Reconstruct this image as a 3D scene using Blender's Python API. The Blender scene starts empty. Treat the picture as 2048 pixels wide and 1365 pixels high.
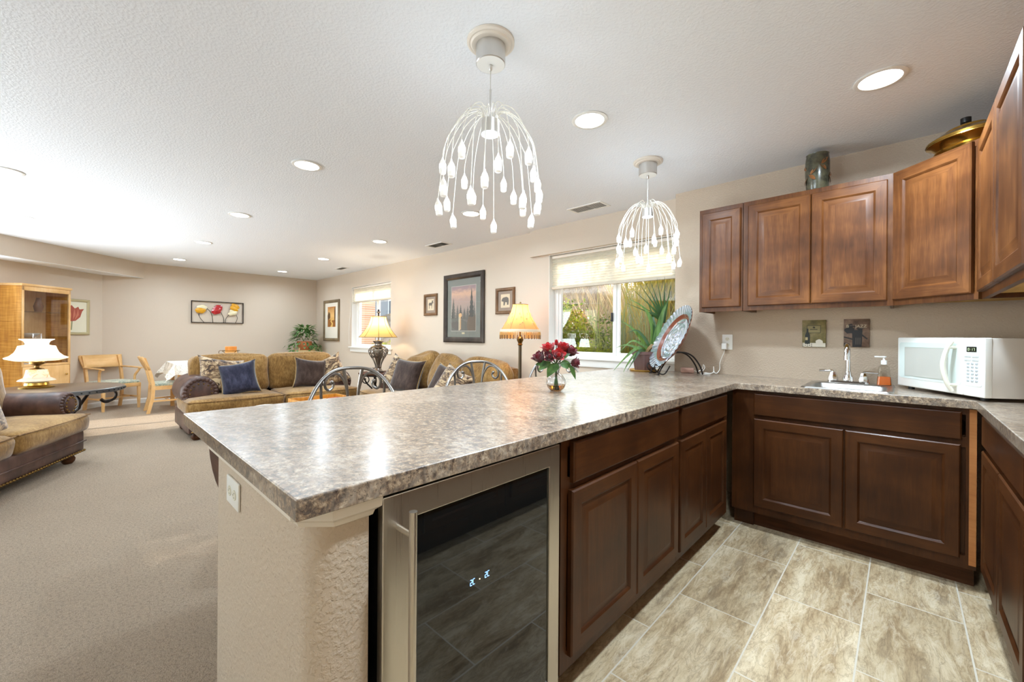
import bpy, bmesh, math, random
from mathutils import Vector, Matrix, Euler
from math import sin, cos, pi, radians as rad

scene = bpy.context.scene
COL = scene.collection
random.seed(7)

# ------------------------------------------------------------------ camera, light, exposure
cam_d = bpy.data.cameras.new('camera')
cam_d.sensor_fit = 'HORIZONTAL'; cam_d.sensor_width = 36.0
cam_d.lens = 36.0 * 821.2 / 2048.0
cam_d.shift_y = -9.8 / 2048.0
cam_d.clip_start = 0.02; cam_d.clip_end = 200
cam = bpy.data.objects.new('camera', cam_d); COL.objects.link(cam)
cam.matrix_world = (Matrix.Translation((0, 0, 1.2026)) @ Matrix.Rotation(rad(43.514), 4, 'Z')
                    @ Matrix.Rotation(rad(90), 4, 'X') @ Matrix.Rotation(0.0071, 4, 'Z'))
scene.camera = cam
vs = scene.view_settings
vs.view_transform = 'Standard'; vs.look = 'None'; vs.gamma = 1.0; vs.use_curve_mapping = False
vs.exposure = 0.45
cy = scene.cycles
cy.max_bounces = 10; cy.diffuse_bounces = 6; cy.glossy_bounces = 5; cy.transmission_bounces = 8
cy.transparent_max_bounces = 12
cy.sample_clamp_indirect = 6.0
cy.caustics_reflective = False; cy.caustics_refractive = False
cy.blur_glossy = 0.5

world = bpy.data.worlds.new('sky'); scene.world = world; world.use_nodes = True
wn = world.node_tree; wn.nodes.clear()
w_out = wn.nodes.new('ShaderNodeOutputWorld'); w_bg = wn.nodes.new('ShaderNodeBackground')
w_sky = wn.nodes.new('ShaderNodeTexSky'); w_sky.sky_type = 'NISHITA'; w_sky.sun_disc = False
w_sky.sun_elevation = rad(30); w_sky.sun_rotation = rad(8); w_sky.air_density = 1.0; w_sky.dust_density = 1.5
w_bg.inputs['Strength'].default_value = 0.70
w_mul = wn.nodes.new('ShaderNodeMix'); w_mul.data_type = 'RGBA'; w_mul.blend_type = 'MULTIPLY'; w_mul.inputs[0].default_value = 1.0; w_mul.inputs[7].default_value = (1.0, 0.90, 0.76, 1)
wn.links.new(w_sky.outputs[0], w_mul.inputs[6]); wn.links.new(w_mul.outputs[2], w_bg.inputs[0]); wn.links.new(w_bg.outputs[0], w_out.inputs[0])

def add_light(name, kind, loc, energy, col=(1, 1, 1), parent=None, **kw):
    d = bpy.data.lights.new(name, kind); d.energy = energy; d.color = col
    for k, v in kw.items(): setattr(d, k, v)
    o = bpy.data.objects.new(name, d); COL.objects.link(o); o.location = loc
    if parent: o.parent = parent
    return o

sun = add_light('sun', 'SUN', (0, 8, 6), 5.2, (1.0, 0.94, 0.84), angle=rad(0.7))
sun.rotation_euler = Vector((-0.10, -1.0, -0.50)).to_track_quat('-Z', 'Y').to_euler()

CAN_W = 10.5; KITCHEN_CAN_W = 24.0          # watts of each ceiling can
# unseen fill lamps added to brighten the ceiling, set at two added doors
left_fill = add_light('added_fill_left', 'AREA', (-7.27, -1.87, 1.05), 115.0, (0.84, 0.93, 1.0),
                       shape='RECTANGLE', size=2.0, size_y=2.5, spread=rad(140))
left_fill.rotation_euler = Vector((0.52, 0.52, 0.68)).to_track_quat('-Z', 'Y').to_euler()
rear_fill = add_light('added_fill_rear', 'AREA', (-3.6, -6.12, 1.15), 240.0, (0.76, 0.89, 1.0),
                       shape='RECTANGLE', size=3.7, size_y=2.1, spread=rad(114))
rear_fill.rotation_euler = (rad(140), 0, 0)  # second added fill, tilted up at the ceiling from behind the camera

# ------------------------------------------------------------------ helpers
def srgb(r, g, b):
    f = lambda c: (c / 255 / 12.92) if c / 255 <= 0.04045 else ((c / 255 + 0.055) / 1.055) ** 2.4
    return (f(r), f(g), f(b), 1.0)

class MB:
    """collects shapes; build() links them as one mesh object"""
    def __init__(s):
        s.bm = bmesh.new(); s.mi = 0; s.M = Matrix.Identity(4)
    def v(s, p): return s.bm.verts.new(s.M @ Vector(p))
    def f(s, vs):
        try:
            fc = s.bm.faces.new(vs); fc.material_index = s.mi; return fc
        except ValueError: return None
    def poly(s, pts): return s.f([s.v(p) for p in pts])
    def box(s, x0, x1, y0, y1, z0, z1, bev=0.0, seg=2):
        if x0 > x1: x0, x1 = x1, x0
        if y0 > y1: y0, y1 = y1, y0
        if z0 > z1: z0, z1 = z1, z0
        vs = [s.v(p) for p in ((x0,y0,z0),(x1,y0,z0),(x1,y1,z0),(x0,y1,z0),(x0,y0,z1),(x1,y0,z1),(x1,y1,z1),(x0,y1,z1))]
        fs = [s.f([vs[i] for i in q]) for q in ((3,2,1,0),(4,5,6,7),(0,1,5,4),(1,2,6,5),(2,3,7,6),(3,0,4,7))]
        if bev > 0:
            es = {e for f in fs for e in f.edges}
            r = bmesh.ops.bevel(s.bm, geom=list(es), offset=bev, segments=seg, profile=0.5, affect='EDGES')
            for f in r['faces']: f.material_index = s.mi
        return s
    def prism(s, pts, h0, h1, axis='z'):
        """closed outline extruded; axis z: (x,y), axis y: (x,z), axis x: (y,z)"""
        mk = {'z': lambda p, h: (p[0], p[1], h), 'y': lambda p, h: (p[0], h, p[1]), 'x': lambda p, h: (h, p[0], p[1])}[axis]
        a = [s.v(mk(p, h0)) for p in pts]; b = [s.v(mk(p, h1)) for p in pts]
        n = len(pts)
        s.f(a[::-1]); s.f(b)
        for i in range(n): s.f([a[i], a[(i+1) % n], b[(i+1) % n], b[i]])
        return s
    def tube(s, path, r, n=8, closed=False, cap=True, flat=1.0):
        P = [Vector(p) for p in path]; m = len(P)
        R = r if isinstance(r, (list, tuple)) else [r] * m
        rings = []; up = None
        for i in range(m):
            if closed: t = P[(i+1) % m] - P[i-1]
            else: t = P[min(i+1, m-1)] - P[max(i-1, 0)]
            if t.length < 1e-9: t = Vector((0, 0, 1))
            t.normalize()
            if up is None:
                up = Vector((0, 0, 1)) if abs(t.z) < 0.9 else Vector((1, 0, 0))
            up = up - t * up.dot(t)
            if up.length < 1e-6: up = t.orthogonal()
            up.normalize(); sd = t.cross(up)
            rings.append([s.v(P[i] + (up * cos(2*pi*k/n) * flat + sd * sin(2*pi*k/n)) * R[i]) for k in range(n)])
        for i in range(m if closed else m - 1):
            a, b = rings[i], rings[(i+1) % m]
            for k in range(n): s.f([a[k], a[(k+1) % n], b[(k+1) % n], b[k]])
        if cap and not closed: s.f(rings[0][::-1]); s.f(rings[-1])
        return s
    def lathe(s, prof, n=24, c=(0, 0, 0), a0=0.0, a1=2*pi, cap=True, mod=None):
        full = abs(a1 - a0 - 2*pi) < 1e-6
        cols = []; m = n if full else n + 1
        for k in range(m):
            a = a0 + (a1 - a0) * k / n
            cols.append([s.v((c[0] + (r * (mod(a, i) if mod else 1)) * cos(a), c[1] + (r * (mod(a, i) if mod else 1)) * sin(a), c[2] + z)) for i, (r, z) in enumerate(prof)])
        for k in range(m if full else m - 1):
            A, B = cols[k], cols[(k+1) % m]
            for i in range(len(prof) - 1): s.f([A[i], B[i], B[i+1], A[i+1]])
        if cap and full:
            if prof[0][0] > 1e-5: s.f([q[0] for q in cols][::-1])
            if prof[-1][0] > 1e-5: s.f([q[-1] for q in cols])
        return s
    def cyl(s, c, r, h, n=20, axis='z', r2=None):
        M0 = s.M
        if axis == 'x': s.M = M0 @ Matrix.Translation(c) @ Matrix.Rotation(pi/2, 4, 'Y')
        elif axis == 'y': s.M = M0 @ Matrix.Translation(c) @ Matrix.Rotation(-pi/2, 4, 'X')
        else: s.M = M0 @ Matrix.Translation(c)
        s.lathe([(r, 0), (r if r2 is None else r2, h)], n); s.M = M0
        return s
    def ball(s, c, r, u=12, v=8):
        R = r if isinstance(r, (tuple, list)) else (r, r, r)
        M0 = s.M; s.M = M0 @ Matrix.Translation(c) @ Matrix.Diagonal((R[0], R[1], R[2], 1))
        s.lathe([(max(1e-4, sin(pi*i/v)), -cos(pi*i/v)) for i in range(v+1)], u, cap=False); s.M = M0
        return s
    def grid(s, fn, nu, nv, closed_u=False):
        G = [[s.v(fn(i / (nu if closed_u else nu), j / nv)) for j in range(nv+1)] for i in range(nu if closed_u else nu+1)]
        for i in range(nu):
            a, b = G[i], G[(i+1) % len(G)]
            for j in range(nv): s.f([a[j], b[j], b[j+1], a[j+1]])
        return G
    def soft(s, c, size, r, bulge=(0, 0, 0.0), n=8, wob=0.0, seed=0):
        """a stuffed box: rounded edges of radius r, faces swollen by bulge"""
        hx, hy, hz = [q / 2 for q in size]; rr = min(r, hx, hy, hz)
        rnd = random.Random(seed); ph = [rnd.uniform(0, 6) for _ in range(6)]
        cache = {}
        def pt(u):
            key = tuple(round(q, 5) for q in u)
            if key in cache: return cache[key]
            p = Vector((u[0]*hx, u[1]*hy, u[2]*hz))
            q = Vector((max(-hx+rr, min(hx-rr, p.x)), max(-hy+rr, min(hy-rr, p.y)), max(-hz+rr, min(hz-rr, p.z))))
            d = p - q
            if d.length > 1e-9: p = q + d.normalized() * rr
            ex, ey, ez = 1-u[0]**2, 1-u[1]**2, 1-u[2]**2
            p.x += bulge[0] * u[0] * ey * ez; p.y += bulge[1] * u[1] * ex * ez; p.z += bulge[2] * u[2] * ex * ey
            if wob:
                p += Vector((sin(5*p.y/hy+ph[0])*sin(4*p.z/hz+ph[1]), sin(5*p.x/hx+ph[2])*sin(4*p.z/hz+ph[3]), sin(4*p.x/hx+ph[4])*sin(4*p.y/hy+ph[5]))) * wob
            cache[key] = s.v(Vector(c) + p); return cache[key]
        def cl(t):      # denser near the edges
            return sin(t * pi / 2) * 0.55 + t * 0.45
        for ax in range(3):
            for sg in (-1, 1):
                for i in range(n):
                    for j in range(n):
                        qs = []
                        for a, b in ((i, j), (i+1, j), (i+1, j+1), (i, j+1)):
                            u = [0, 0, 0]; u[ax] = sg
                            u[(ax+1) % 3] = cl(-1 + 2*a/n); u[(ax+2) % 3] = cl(-1 + 2*b/n)
                            qs.append(pt(u))
                        s.f(qs if sg > 0 else qs[::-1])
        return s
    def pillow(s, w, h, t, n=14, ear=0.06, sag=0.0):
        """throw pillow in the xz plane, thickness along y, pinched ears at the corners"""
        def side(sg):
            def fn(u, v):
                x, z = 2*u - 1, 2*v - 1
                pinch = 1 - 0.10 * (1 - x*x) * abs(z)**3 - 0.0
                px = x * (1 - 0.09 * (1 - z*z) * abs(x)) * (1 + ear * (x*x*z*z)**2)
                pz = z * (1 - 0.09 * (1 - x*x) * abs(z)) * (1 + ear * (x*x*z*z)**2)
                th = t / 2 * ((1 - x**4) * (1 - z**4)) ** 0.55
                return (px * w / 2, sg * th, pz * h / 2 - sag * (1 - x*x))
            return fn
        a = s.grid(side(1), n, n); b = s.grid(side(-1), n, n)
        for i in range(n+1):
            for j in range(n+1):
                pass
        return s
    def build(s, name, mats, parent=None, smooth=True, ang=38, weld=True, flip=False):
        bm = s.bm
        if weld: bmesh.ops.remove_doubles(bm, verts=bm.verts, dist=1e-5)
        bmesh.ops.recalc_face_normals(bm, faces=bm.faces)
        if flip: bmesh.ops.reverse_faces(bm, faces=bm.faces)
        if smooth:
            for f in bm.faces: f.smooth = True
            lim = rad(ang)
            for e in bm.edges:
                if len(e.link_faces) == 2:
                    e.smooth = e.calc_face_angle(0) < lim
        me = bpy.data.meshes.new(name); bm.to_mesh(me); bm.free()
        for m in (mats if isinstance(mats, (list, tuple)) else [mats]): me.materials.append(m)
        o = bpy.data.objects.new(name, me); COL.objects.link(o)
        if parent: o.parent = parent
        return o

def tag(o, label, cat, group=None, kind=None):
    o['label'] = label; o['category'] = cat
    if group: o['group'] = group
    if kind: o['kind'] = kind
    return o
def thing(name, label, cat, loc=(0, 0, 0), rz=0.0, group=None):
    o = bpy.data.objects.new(name, None); COL.objects.link(o)
    o.empty_display_size = 0.05
    o.location = loc; o.rotation_euler = (0, 0, rz)
    return tag(o, label, cat, group)
def struct(o, label=None, cat=None):
    o['kind'] = 'structure'
    if label: o['label'] = label
    if cat: o['category'] = cat
    return o
def place(o, loc, rz=0.0, rx=0.0, ry=0.0):
    o.location = loc; o.rotation_euler = (rx, ry, rz); return o
def dup(root, loc, rot, label=None, group=None):
    r = root.copy(); COL.objects.link(r); r.location = loc
    r.rotation_euler = rot if isinstance(rot, (tuple, list)) else (0, 0, rot)
    if label: r['label'] = label
    if group: r['group'] = group
    def rec(src, dst):
        for ch in list(src.children):
            c = ch.copy(); COL.objects.link(c); c.parent = dst; rec(ch, c)
    rec(root, r)
    return r
def cells(mb, xs, ys, keep, z0, z1, axis='z'):
    """slab on a grid of cells, kept where keep(x,y) is true; axis z: plan, y: x,z elevation, x: y,z elevation"""
    mk = {'z': lambda x, y, h: (x, y, h), 'y': lambda x, y, h: (x, h, y), 'x': lambda x, y, h: (h, x, y)}[axis]
    nx, ny = len(xs)-1, len(ys)-1
    K = [[keep((xs[i]+xs[i+1])/2, (ys[j]+ys[j+1])/2) for j in range(ny)] for i in range(nx)]
    g = lambda i, j: 0 <= i < nx and 0 <= j < ny and K[i][j]
    for i in range(nx):
        for j in range(ny):
            if not K[i][j]: continue
            a, b, c, d = xs[i], xs[i+1], ys[j], ys[j+1]
            for h in (z0, z1): mb.poly([mk(a,c,h), mk(b,c,h), mk(b,d,h), mk(a,d,h)])
            for ok, p, q in ((g(i-1,j),(a,c),(a,d)), (g(i+1,j),(b,c),(b,d)), (g(i,j-1),(a,c),(b,c)), (g(i,j+1),(a,d),(b,d))):
                if not ok: mb.poly([mk(*p,z0), mk(*q,z0), mk(*q,z1), mk(*p,z1)])
    return mb
def union(mb, rects, y0, y1, axis='y'):
    """rectangles (a0, a1, b0, b1) merged into one flat frame"""
    xs = sorted({round(v, 5) for r in rects for v in r[:2]}); zs = sorted({round(v, 5) for r in rects for v in r[2:]})
    return cells(mb, xs, zs, lambda x, z: any(r[0] < x < r[1] and r[2] < z < r[3] for r in rects), y0, y1, axis)
def arc(c, r, a0, a1, n, plane='xz', off=0.0):
    out = []
    for i in range(n+1):
        a = a0 + (a1-a0)*i/n; u, w = c[0] + r*cos(a), c[1] + r*sin(a)
        out.append({'xz': (u, off, w), 'yz': (off, u, w), 'xy': (u, w, off)}[plane])
    return out
def spline(pts, n=6):
    """Catmull-Rom through the points"""
    P = [Vector(p) for p in pts]; out = []
    for i in range(len(P)-1):
        p0, p1, p2, p3 = P[max(i-1,0)], P[i], P[i+1], P[min(i+2, len(P)-1)]
        for k in range(n):
            t = k/n
            out.append(0.5*((2*p1)+(p2-p0)*t+(2*p0-5*p1+4*p2-p3)*t*t+(3*p1-p0-3*p2+p3)*t**3))
    out.append(P[-1]); return out

# ------------------------------------------------------------------ materials
class Mat:
    def __init__(s, name):
        s.m = bpy.data.materials.new(name); s.m.use_nodes = True
        s.nt = s.m.node_tree; s.b = s.nt.nodes['Principled BSDF']; s._tc = None
    def n(s, t, **kw):
        nd = s.nt.nodes.new(t)
        for k, v in kw.items():
            if k in nd.inputs: nd.inputs[k].default_value = v
            else: setattr(nd, k, v)
        return nd
    def l(s, a, b): s.nt.links.new(a, b)
    def tc(s, scale=(1, 1, 1), out='Object', rot=(0, 0, 0)):
        if s._tc is None: s._tc = s.n('ShaderNodeTexCoord')
        mp = s.n('ShaderNodeMapping'); mp.inputs['Scale'].default_value = scale; mp.inputs['Rotation'].default_value = rot
        s.l(s._tc.outputs[out], mp.inputs[0]); return mp.outputs[0]
    def noise(s, vec, scale=5.0, detail=4.0, rough=0.5, dist=0.0):
        nd = s.n('ShaderNodeTexNoise'); nd.inputs['Scale'].default_value = scale; nd.inputs['Detail'].default_value = detail
        nd.inputs['Roughness'].default_value = rough; nd.inputs['Distortion'].default_value = dist
        s.l(vec, nd.inputs['Vector']); return nd.outputs['Fac']
    def ramp(s, fac, stops, interp='LINEAR'):
        nd = s.n('ShaderNodeValToRGB'); cr = nd.color_ramp; cr.interpolation = interp
        while len(cr.elements) > 1: cr.elements.remove(cr.elements[-1])
        for i, (p, c) in enumerate(stops):
            e = cr.elements[0] if i == 0 else cr.elements.new(p)
            e.position = p; e.color = c if len(c) == 4 else (*c, 1)
        s.l(fac, nd.inputs[0]); return nd.outputs[0]
    def mix(s, fac, a, b, mode='MIX'):
        nd = s.n('ShaderNodeMix'); nd.data_type = 'RGBA'; nd.blend_type = mode
        for v, i in ((fac, 0), (a, 6), (b, 7)):
            if hasattr(v, 'links'): s.l(v, nd.inputs[i])
            else: nd.inputs[i].default_value = v
        return nd.outputs[2]
    def math(s, op, a, b=0.0):
        nd = s.n('ShaderNodeMath'); nd.operation = op
        for v, i in ((a, 0), (b, 1)):
            if hasattr(v, 'links'): s.l(v, nd.inputs[i])
            else: nd.inputs[i].default_value = v
        return nd.outputs[0]
    def color(s, c):
        if hasattr(c, 'links'): s.l(c, s.b.inputs['Base Color'])
        else: s.b.inputs['Base Color'].default_value = c
        return s
    def set(s, **kw):
        names = {'rough': 'Roughness', 'metal': 'Metallic', 'coat': 'Coat Weight', 'coat_rough': 'Coat Roughness', 'spec': 'Specular IOR Level',
                 'trans': 'Transmission Weight', 'ior': 'IOR', 'alpha': 'Alpha', 'sheen': 'Sheen Weight', 'emit': 'Emission Strength', 'emit_c': 'Emission Color',
                 'sss': 'Subsurface Weight', 'sheen_rough': 'Sheen Roughness', 'aniso': 'Anisotropic'}
        for k, v in kw.items():
            i = s.b.inputs[names[k]]
            if hasattr(v, 'links'): s.l(v, i)
            else: i.default_value = v
        return s
    def bump(s, h, strength=0.3, dist=0.01):
        nd = s.n('ShaderNodeBump'); nd.inputs['Strength'].default_value = strength; nd.inputs['Distance'].default_value = dist
        s.l(h, nd.inputs['Height']); s.l(nd.outputs[0], s.b.inputs['Normal']); return s
    def through(s, col, w):
        """thin translucent sheet: part of the light passes through"""
        t = s.n('ShaderNodeBsdfTranslucent'); mx = s.n('ShaderNodeMixShader'); mx.inputs[0].default_value = w
        if hasattr(col, 'links'): s.l(col, t.inputs[0])
        else: t.inputs[0].default_value = col
        out = s.nt.nodes['Material Output']
        s.l(s.b.outputs[0], mx.inputs[1]); s.l(t.outputs[0], mx.inputs[2]); s.l(mx.outputs[0], out.inputs[0]); return s

def plain(name, c, rough=0.5, **kw):
    return Mat(name).color(c).set(rough=rough, **kw).m
def emitter(name, c, strength):
    return Mat(name).color(c).set(emit=strength, emit_c=c, rough=0.5).m

def wall_mat(name, c, c2, size=190, strength=0.25):
    m = Mat(name); v = m.tc()
    big = m.noise(v, 1.3, 2); m.color(m.mix(big, c, c2))
    h = m.ramp(m.noise(v, size, 3, 0.5), [(0.42, (0, 0, 0)), (0.62, (1, 1, 1))]); m.set(rough=0.6, spec=0.3); m.bump(h, strength, 0.0022); return m.m
M_WALL = wall_mat('wall_paint', srgb(206, 191, 173), srgb(210, 196, 179))
M_WALL_K = wall_mat('orange_peel_paint', srgb(196, 178, 157), srgb(200, 183, 163), 95, 0.55)
M_CEIL = wall_mat('ceiling_texture', srgb(238, 241, 245), srgb(241, 244, 248), 80, 0.3)
M_TRIM = plain('white_trim_paint', srgb(238, 236, 231), 0.4)
M_TRIM_OFF = plain('cream_trim_paint', srgb(226, 216, 202), 0.42)

def carpet_mat():
    m = Mat('beige_carpet'); v = m.tc()
    a = m.noise(v, 260, 3, 0.75); b = m.noise(v, 3.5, 3, 0.6); c = m.noise(v, 75, 4, 0.7)
    base = m.ramp(a, [(0.28, srgb(132, 110, 88)), (0.5, srgb(192, 169, 143)), (0.74, srgb(224, 205, 180))])
    col = m.mix(m.ramp(b, [(0.35, (0, 0, 0)), (0.7, (1, 1, 1))]), base, m.mix(0.12, base, srgb(130, 112, 92)), 'MIX')
    col = m.mix(1.0, col, m.ramp(c, [(0.34, (0.72, 0.70, 0.68)), (0.5, (1, 1, 1)), (0.66, (1.1, 1.1, 1.1))]), 'MULTIPLY')
    m.color(col).set(rough=0.95, spec=0.1, sheen=0.15)
    m.bump(m.math('ADD', m.math('MULTIPLY', a, 0.5), c), 1.0, 0.02); return m.m
M_CARPET = carpet_mat()

def tile_mat():
    m = Mat('travertine_tile'); v = m.tc(rot=(0, 0, rad(-90)))
    br = m.n('ShaderNodeTexBrick'); br.offset = 0.5; br.squash = 1.0
    br.inputs['Scale'].default_value = 1.0; br.inputs['Brick Width'].default_value = 0.63; br.inputs['Row Height'].default_value = 0.3165
    br.inputs['Mortar Size'].default_value = 0.003; br.inputs['Mortar Smooth'].default_value = 0.1
    br.inputs['Color1'].default_value = (0, 0, 0, 1); br.inputs['Color2'].default_value = (1, 1, 1, 1); br.inputs['Mortar'].default_value = (0.5, 0.5, 0.5, 1)
    mp = m.n('ShaderNodeVectorMath'); mp.operation = 'ADD'; mp.inputs[1].default_value = (2.78, 0.832, 0)
    m.l(v, mp.inputs[0]); m.l(mp.outputs[0], br.inputs['Vector'])
    sc = m.n('ShaderNodeVectorMath'); sc.operation = 'MULTIPLY_ADD'; sc.inputs[1].default_value = (1.5, 6.0, 1); m.l(v, sc.inputs[0])
    cmb = m.n('ShaderNodeVectorMath'); cmb.operation = 'SCALE'; cmb.inputs[3].default_value = 9.0; m.l(br.outputs['Color'], cmb.inputs[0])
    m.l(cmb.outputs[0], sc.inputs[2])
    n1 = m.noise(sc.outputs[0], 1.0, 9, 0.62, 0.35); n2 = m.noise(sc.outputs[0], 2.2, 10, 0.76, 0.4); n3 = m.noise(v, 75, 4, 0.7)
    c1 = m.ramp(n1, [(0.30, srgb(144, 120, 92)), (0.43, srgb(182, 161, 130)), (0.54, srgb(206, 189, 160)), (0.70, srgb(228, 216, 193))])
    c2 = m.ramp(n2, [(0.38, srgb(104, 82, 60)), (0.45, srgb(168, 146, 116)), (0.52, srgb(202, 185, 156)), (0.64, srgb(232, 221, 200))])
    col = m.mix(0.5, c1, c2)
    n4 = m.noise(sc.outputs[0], 3.6, 7, 0.66, 0.9)
    col = m.mix(m.math('MULTIPLY', m.ramp(n4, [(0.455, (0, 0, 0)), (0.485, (1, 1, 1)), (0.515, (0, 0, 0))]), 0.38), col, srgb(110, 88, 66))
    col = m.mix(m.math('MULTIPLY', m.ramp(n4, [(0.56, (0, 0, 0)), (0.60, (1, 1, 1)), (0.64, (0, 0, 0))]), 0.35), col, srgb(238, 230, 214))
    col = m.mix(m.math('MULTIPLY', m.ramp(n3, [(0.30, (1, 1, 1)), (0.42, (0, 0, 0))]), 0.4), col, srgb(122, 100, 78))
    col = m.mix(1.0, col, m.ramp(br.outputs['Color'], [(0.0, (0.86, 0.81, 0.72)), (1.0, (1.02, 0.97, 0.88))]), 'MULTIPLY')
    col = m.mix(m.math('MULTIPLY', br.outputs['Fac'], 0.85), col, srgb(214, 206, 190))
    m.color(col).set(rough=0.4, spec=0.4)
    m.bump(m.math('SUBTRACT', m.math('MULTIPLY', n2, 0.15), br.outputs['Fac']), 0.3, 0.003); return m.m
M_TILE = tile_mat()

def wood_mat(name, dark, mid, light, grain='z', rough=0.38, scale=1.0, coat=0.07, fig=1.0):
    m = Mat(name)
    s = {'z': (14, 14, 1.1), 'x': (1.1, 14, 14), 'y': (14, 1.1, 14)}[grain]
    v = m.tc(tuple(q * scale for q in s)); v0 = m.tc()
    n1 = m.noise(v, 2.6, 6, 0.6, 0.6); n2 = m.noise(v, 14, 3, 0.5); n3 = m.noise(v0, 4.0, 3, 0.55)
    f = m.math('ADD', m.math('MULTIPLY', n1, 0.32), m.math('ADD', m.math('MULTIPLY', n2, 0.13), m.math('MULTIPLY', n3, 0.55)))
    m.color(m.ramp(f, [(0.34, dark), (0.5, mid), (0.66, light)]))
    m.set(rough=rough, coat=coat, coat_rough=0.22, spec=0.22); m.bump(n2, 0.05, 0.002); return m.m
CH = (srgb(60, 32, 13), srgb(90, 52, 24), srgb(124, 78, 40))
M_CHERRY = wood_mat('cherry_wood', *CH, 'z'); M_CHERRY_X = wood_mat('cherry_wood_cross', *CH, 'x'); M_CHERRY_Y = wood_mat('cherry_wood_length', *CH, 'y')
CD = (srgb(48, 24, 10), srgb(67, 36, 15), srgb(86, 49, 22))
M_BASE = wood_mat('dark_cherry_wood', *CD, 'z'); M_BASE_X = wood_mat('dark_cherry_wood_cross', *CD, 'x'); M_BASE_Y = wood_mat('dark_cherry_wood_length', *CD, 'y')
M_TOE = wood_mat('toe_board', srgb(58, 34, 18), srgb(84, 50, 27), srgb(98, 60, 34), 'x', 0.6, coat=0.0)
M_MAPLE_RAW = wood_mat('raw_maple', srgb(176, 134, 68), srgb(204, 164, 92), srgb(220, 184, 116), 'x', 0.6, coat=0.0)
M_EDGE = wood_mat('raw_edge_wood', srgb(150, 92, 48), srgb(176, 112, 62), srgb(192, 128, 76), 'x', 0.6, 2.0, 0.0)
ML = (srgb(205, 158, 98), srgb(224, 180, 122), srgb(236, 198, 146))
M_OAK = wood_mat('honey_maple', *ML, 'z', 0.35); M_OAK_X = wood_mat('honey_maple_cross', *ML, 'x', 0.35)
M_OAK_Y = wood_mat('honey_maple_length', *ML, 'y', 0.35)
def curly_mat():
    m = Mat('figured_maple'); v = m.tc((1.5, 1.5, 30)); v0 = m.tc((10, 10, 1))
    a = m.noise(v, 2.0, 4, 0.6, 0.8); b = m.noise(v0, 3, 3)
    m.color(m.ramp(m.math('ADD', m.math('MULTIPLY', a, 0.5), m.math('MULTIPLY', b, 0.5)), [(0.36, srgb(168, 106, 30)), (0.52, srgb(198, 138, 54)), (0.66, srgb(216, 160, 78))]))
    m.set(rough=0.35, coat=0.2); return m.m
M_CURLY = curly_mat()

def granite_mat():
    m = Mat('granite_laminate'); v = m.tc((1.0, 1.5, 1.0)); v1 = m.tc()
    big = m.noise(v, 2.6, 5, 0.6, 0.9); mid = m.noise(v, 26, 8, 0.70, 0.7); fine = m.noise(v1, 60, 6, 0.75, 0.3); spk = m.noise(v1, 150, 3, 0.6)
    base = m.ramp(mid, [(0.32, srgb(84, 70, 62)), (0.42, srgb(140, 122, 106)), (0.50, srgb(176, 158, 138)), (0.60, srgb(200, 186, 168)), (0.72, srgb(222, 212, 198))])
    dark = m.ramp(fine, [(0.38, srgb(24, 20, 24)), (0.46, srgb(72, 58, 52)), (0.53, srgb(132, 108, 84)), (0.60, srgb(182, 160, 132)), (0.70, srgb(214, 202, 182))])
    patch = m.ramp(big, [(0.40, (0, 0, 0)), (0.60, (1, 1, 1))])
    col = m.mix(m.math('ADD', m.math('MULTIPLY', patch, 0.45), 0.35), base, dark)
    col = m.mix(m.math('MULTIPLY', m.ramp(spk, [(0.34, (1, 1, 1)), (0.42, (0, 0, 0))]), 0.7), col, srgb(30, 25, 28))
    m.color(col).set(rough=m.ramp(fine, [(0.3, (0.30,)*3), (0.7, (0.42,)*3)]), spec=0.45, coat=1.0, coat_rough=0.22)
    m.bump(mid, 0.06, 0.002); return m.m
M_GRANITE = granite_mat()

def brushed(name, c, rough=0.3, axis='z', scale=1.0):
    m = Mat(name); s = {'z': (700, 700, 3), 'y': (700, 3, 700), 'x': (3, 700, 700)}[axis]
    n = m.noise(m.tc(s), 1.0, 3, 0.6)
    m.color(c).set(metal=1.0, rough=m.ramp(n, [(0.3, (rough-0.03,)*3), (0.7, (rough+0.04,)*3)])); m.bump(n, 0.012, 0.0005); return m.m
M_STEEL = brushed('brushed_steel', (0.60, 0.56, 0.50, 1), 0.30); M_STEEL_Y = brushed('brushed_steel_rail', (0.60, 0.56, 0.50, 1), 0.30, 'y')
M_SINK = brushed('sink_steel', (0.44, 0.43, 0.41, 1), 0.30, 'x')
M_CHROME = plain('chrome', (0.85, 0.86, 0.88, 1), 0.06, metal=1.0)
M_BRASS = plain('polished_brass', srgb(206, 166, 82), 0.2, metal=1.0)
M_ANTBRASS = plain('antique_brass', srgb(120, 92, 50), 0.38, metal=1.0)
M_NICKEL = plain('satin_nickel', (0.66, 0.64, 0.61, 1), 0.34, metal=1.0)
M_PEWTER = plain('pewter_iron', srgb(150, 146, 142), 0.3, metal=1.0)
M_IRON = plain('black_iron', srgb(40, 33, 30), 0.45, metal=0.6)
M_BLACK = plain('black_plastic', srgb(14, 14, 15), 0.4)
M_WHITE_PL = plain('white_plastic', srgb(238, 237, 232), 0.3)
M_IVORY_PL = plain('ivory_plastic', srgb(226, 222, 204), 0.35)
M_VINYL = plain('white_vinyl', srgb(240, 240, 237), 0.35)
def glass_mat(name, c=(1, 1, 1, 1), rough=0.0, ior=1.45):
    m = Mat(name); m.color(c).set(rough=rough, trans=1.0, ior=ior); return m.m
M_GLASS = glass_mat('clear_glass')
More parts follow.
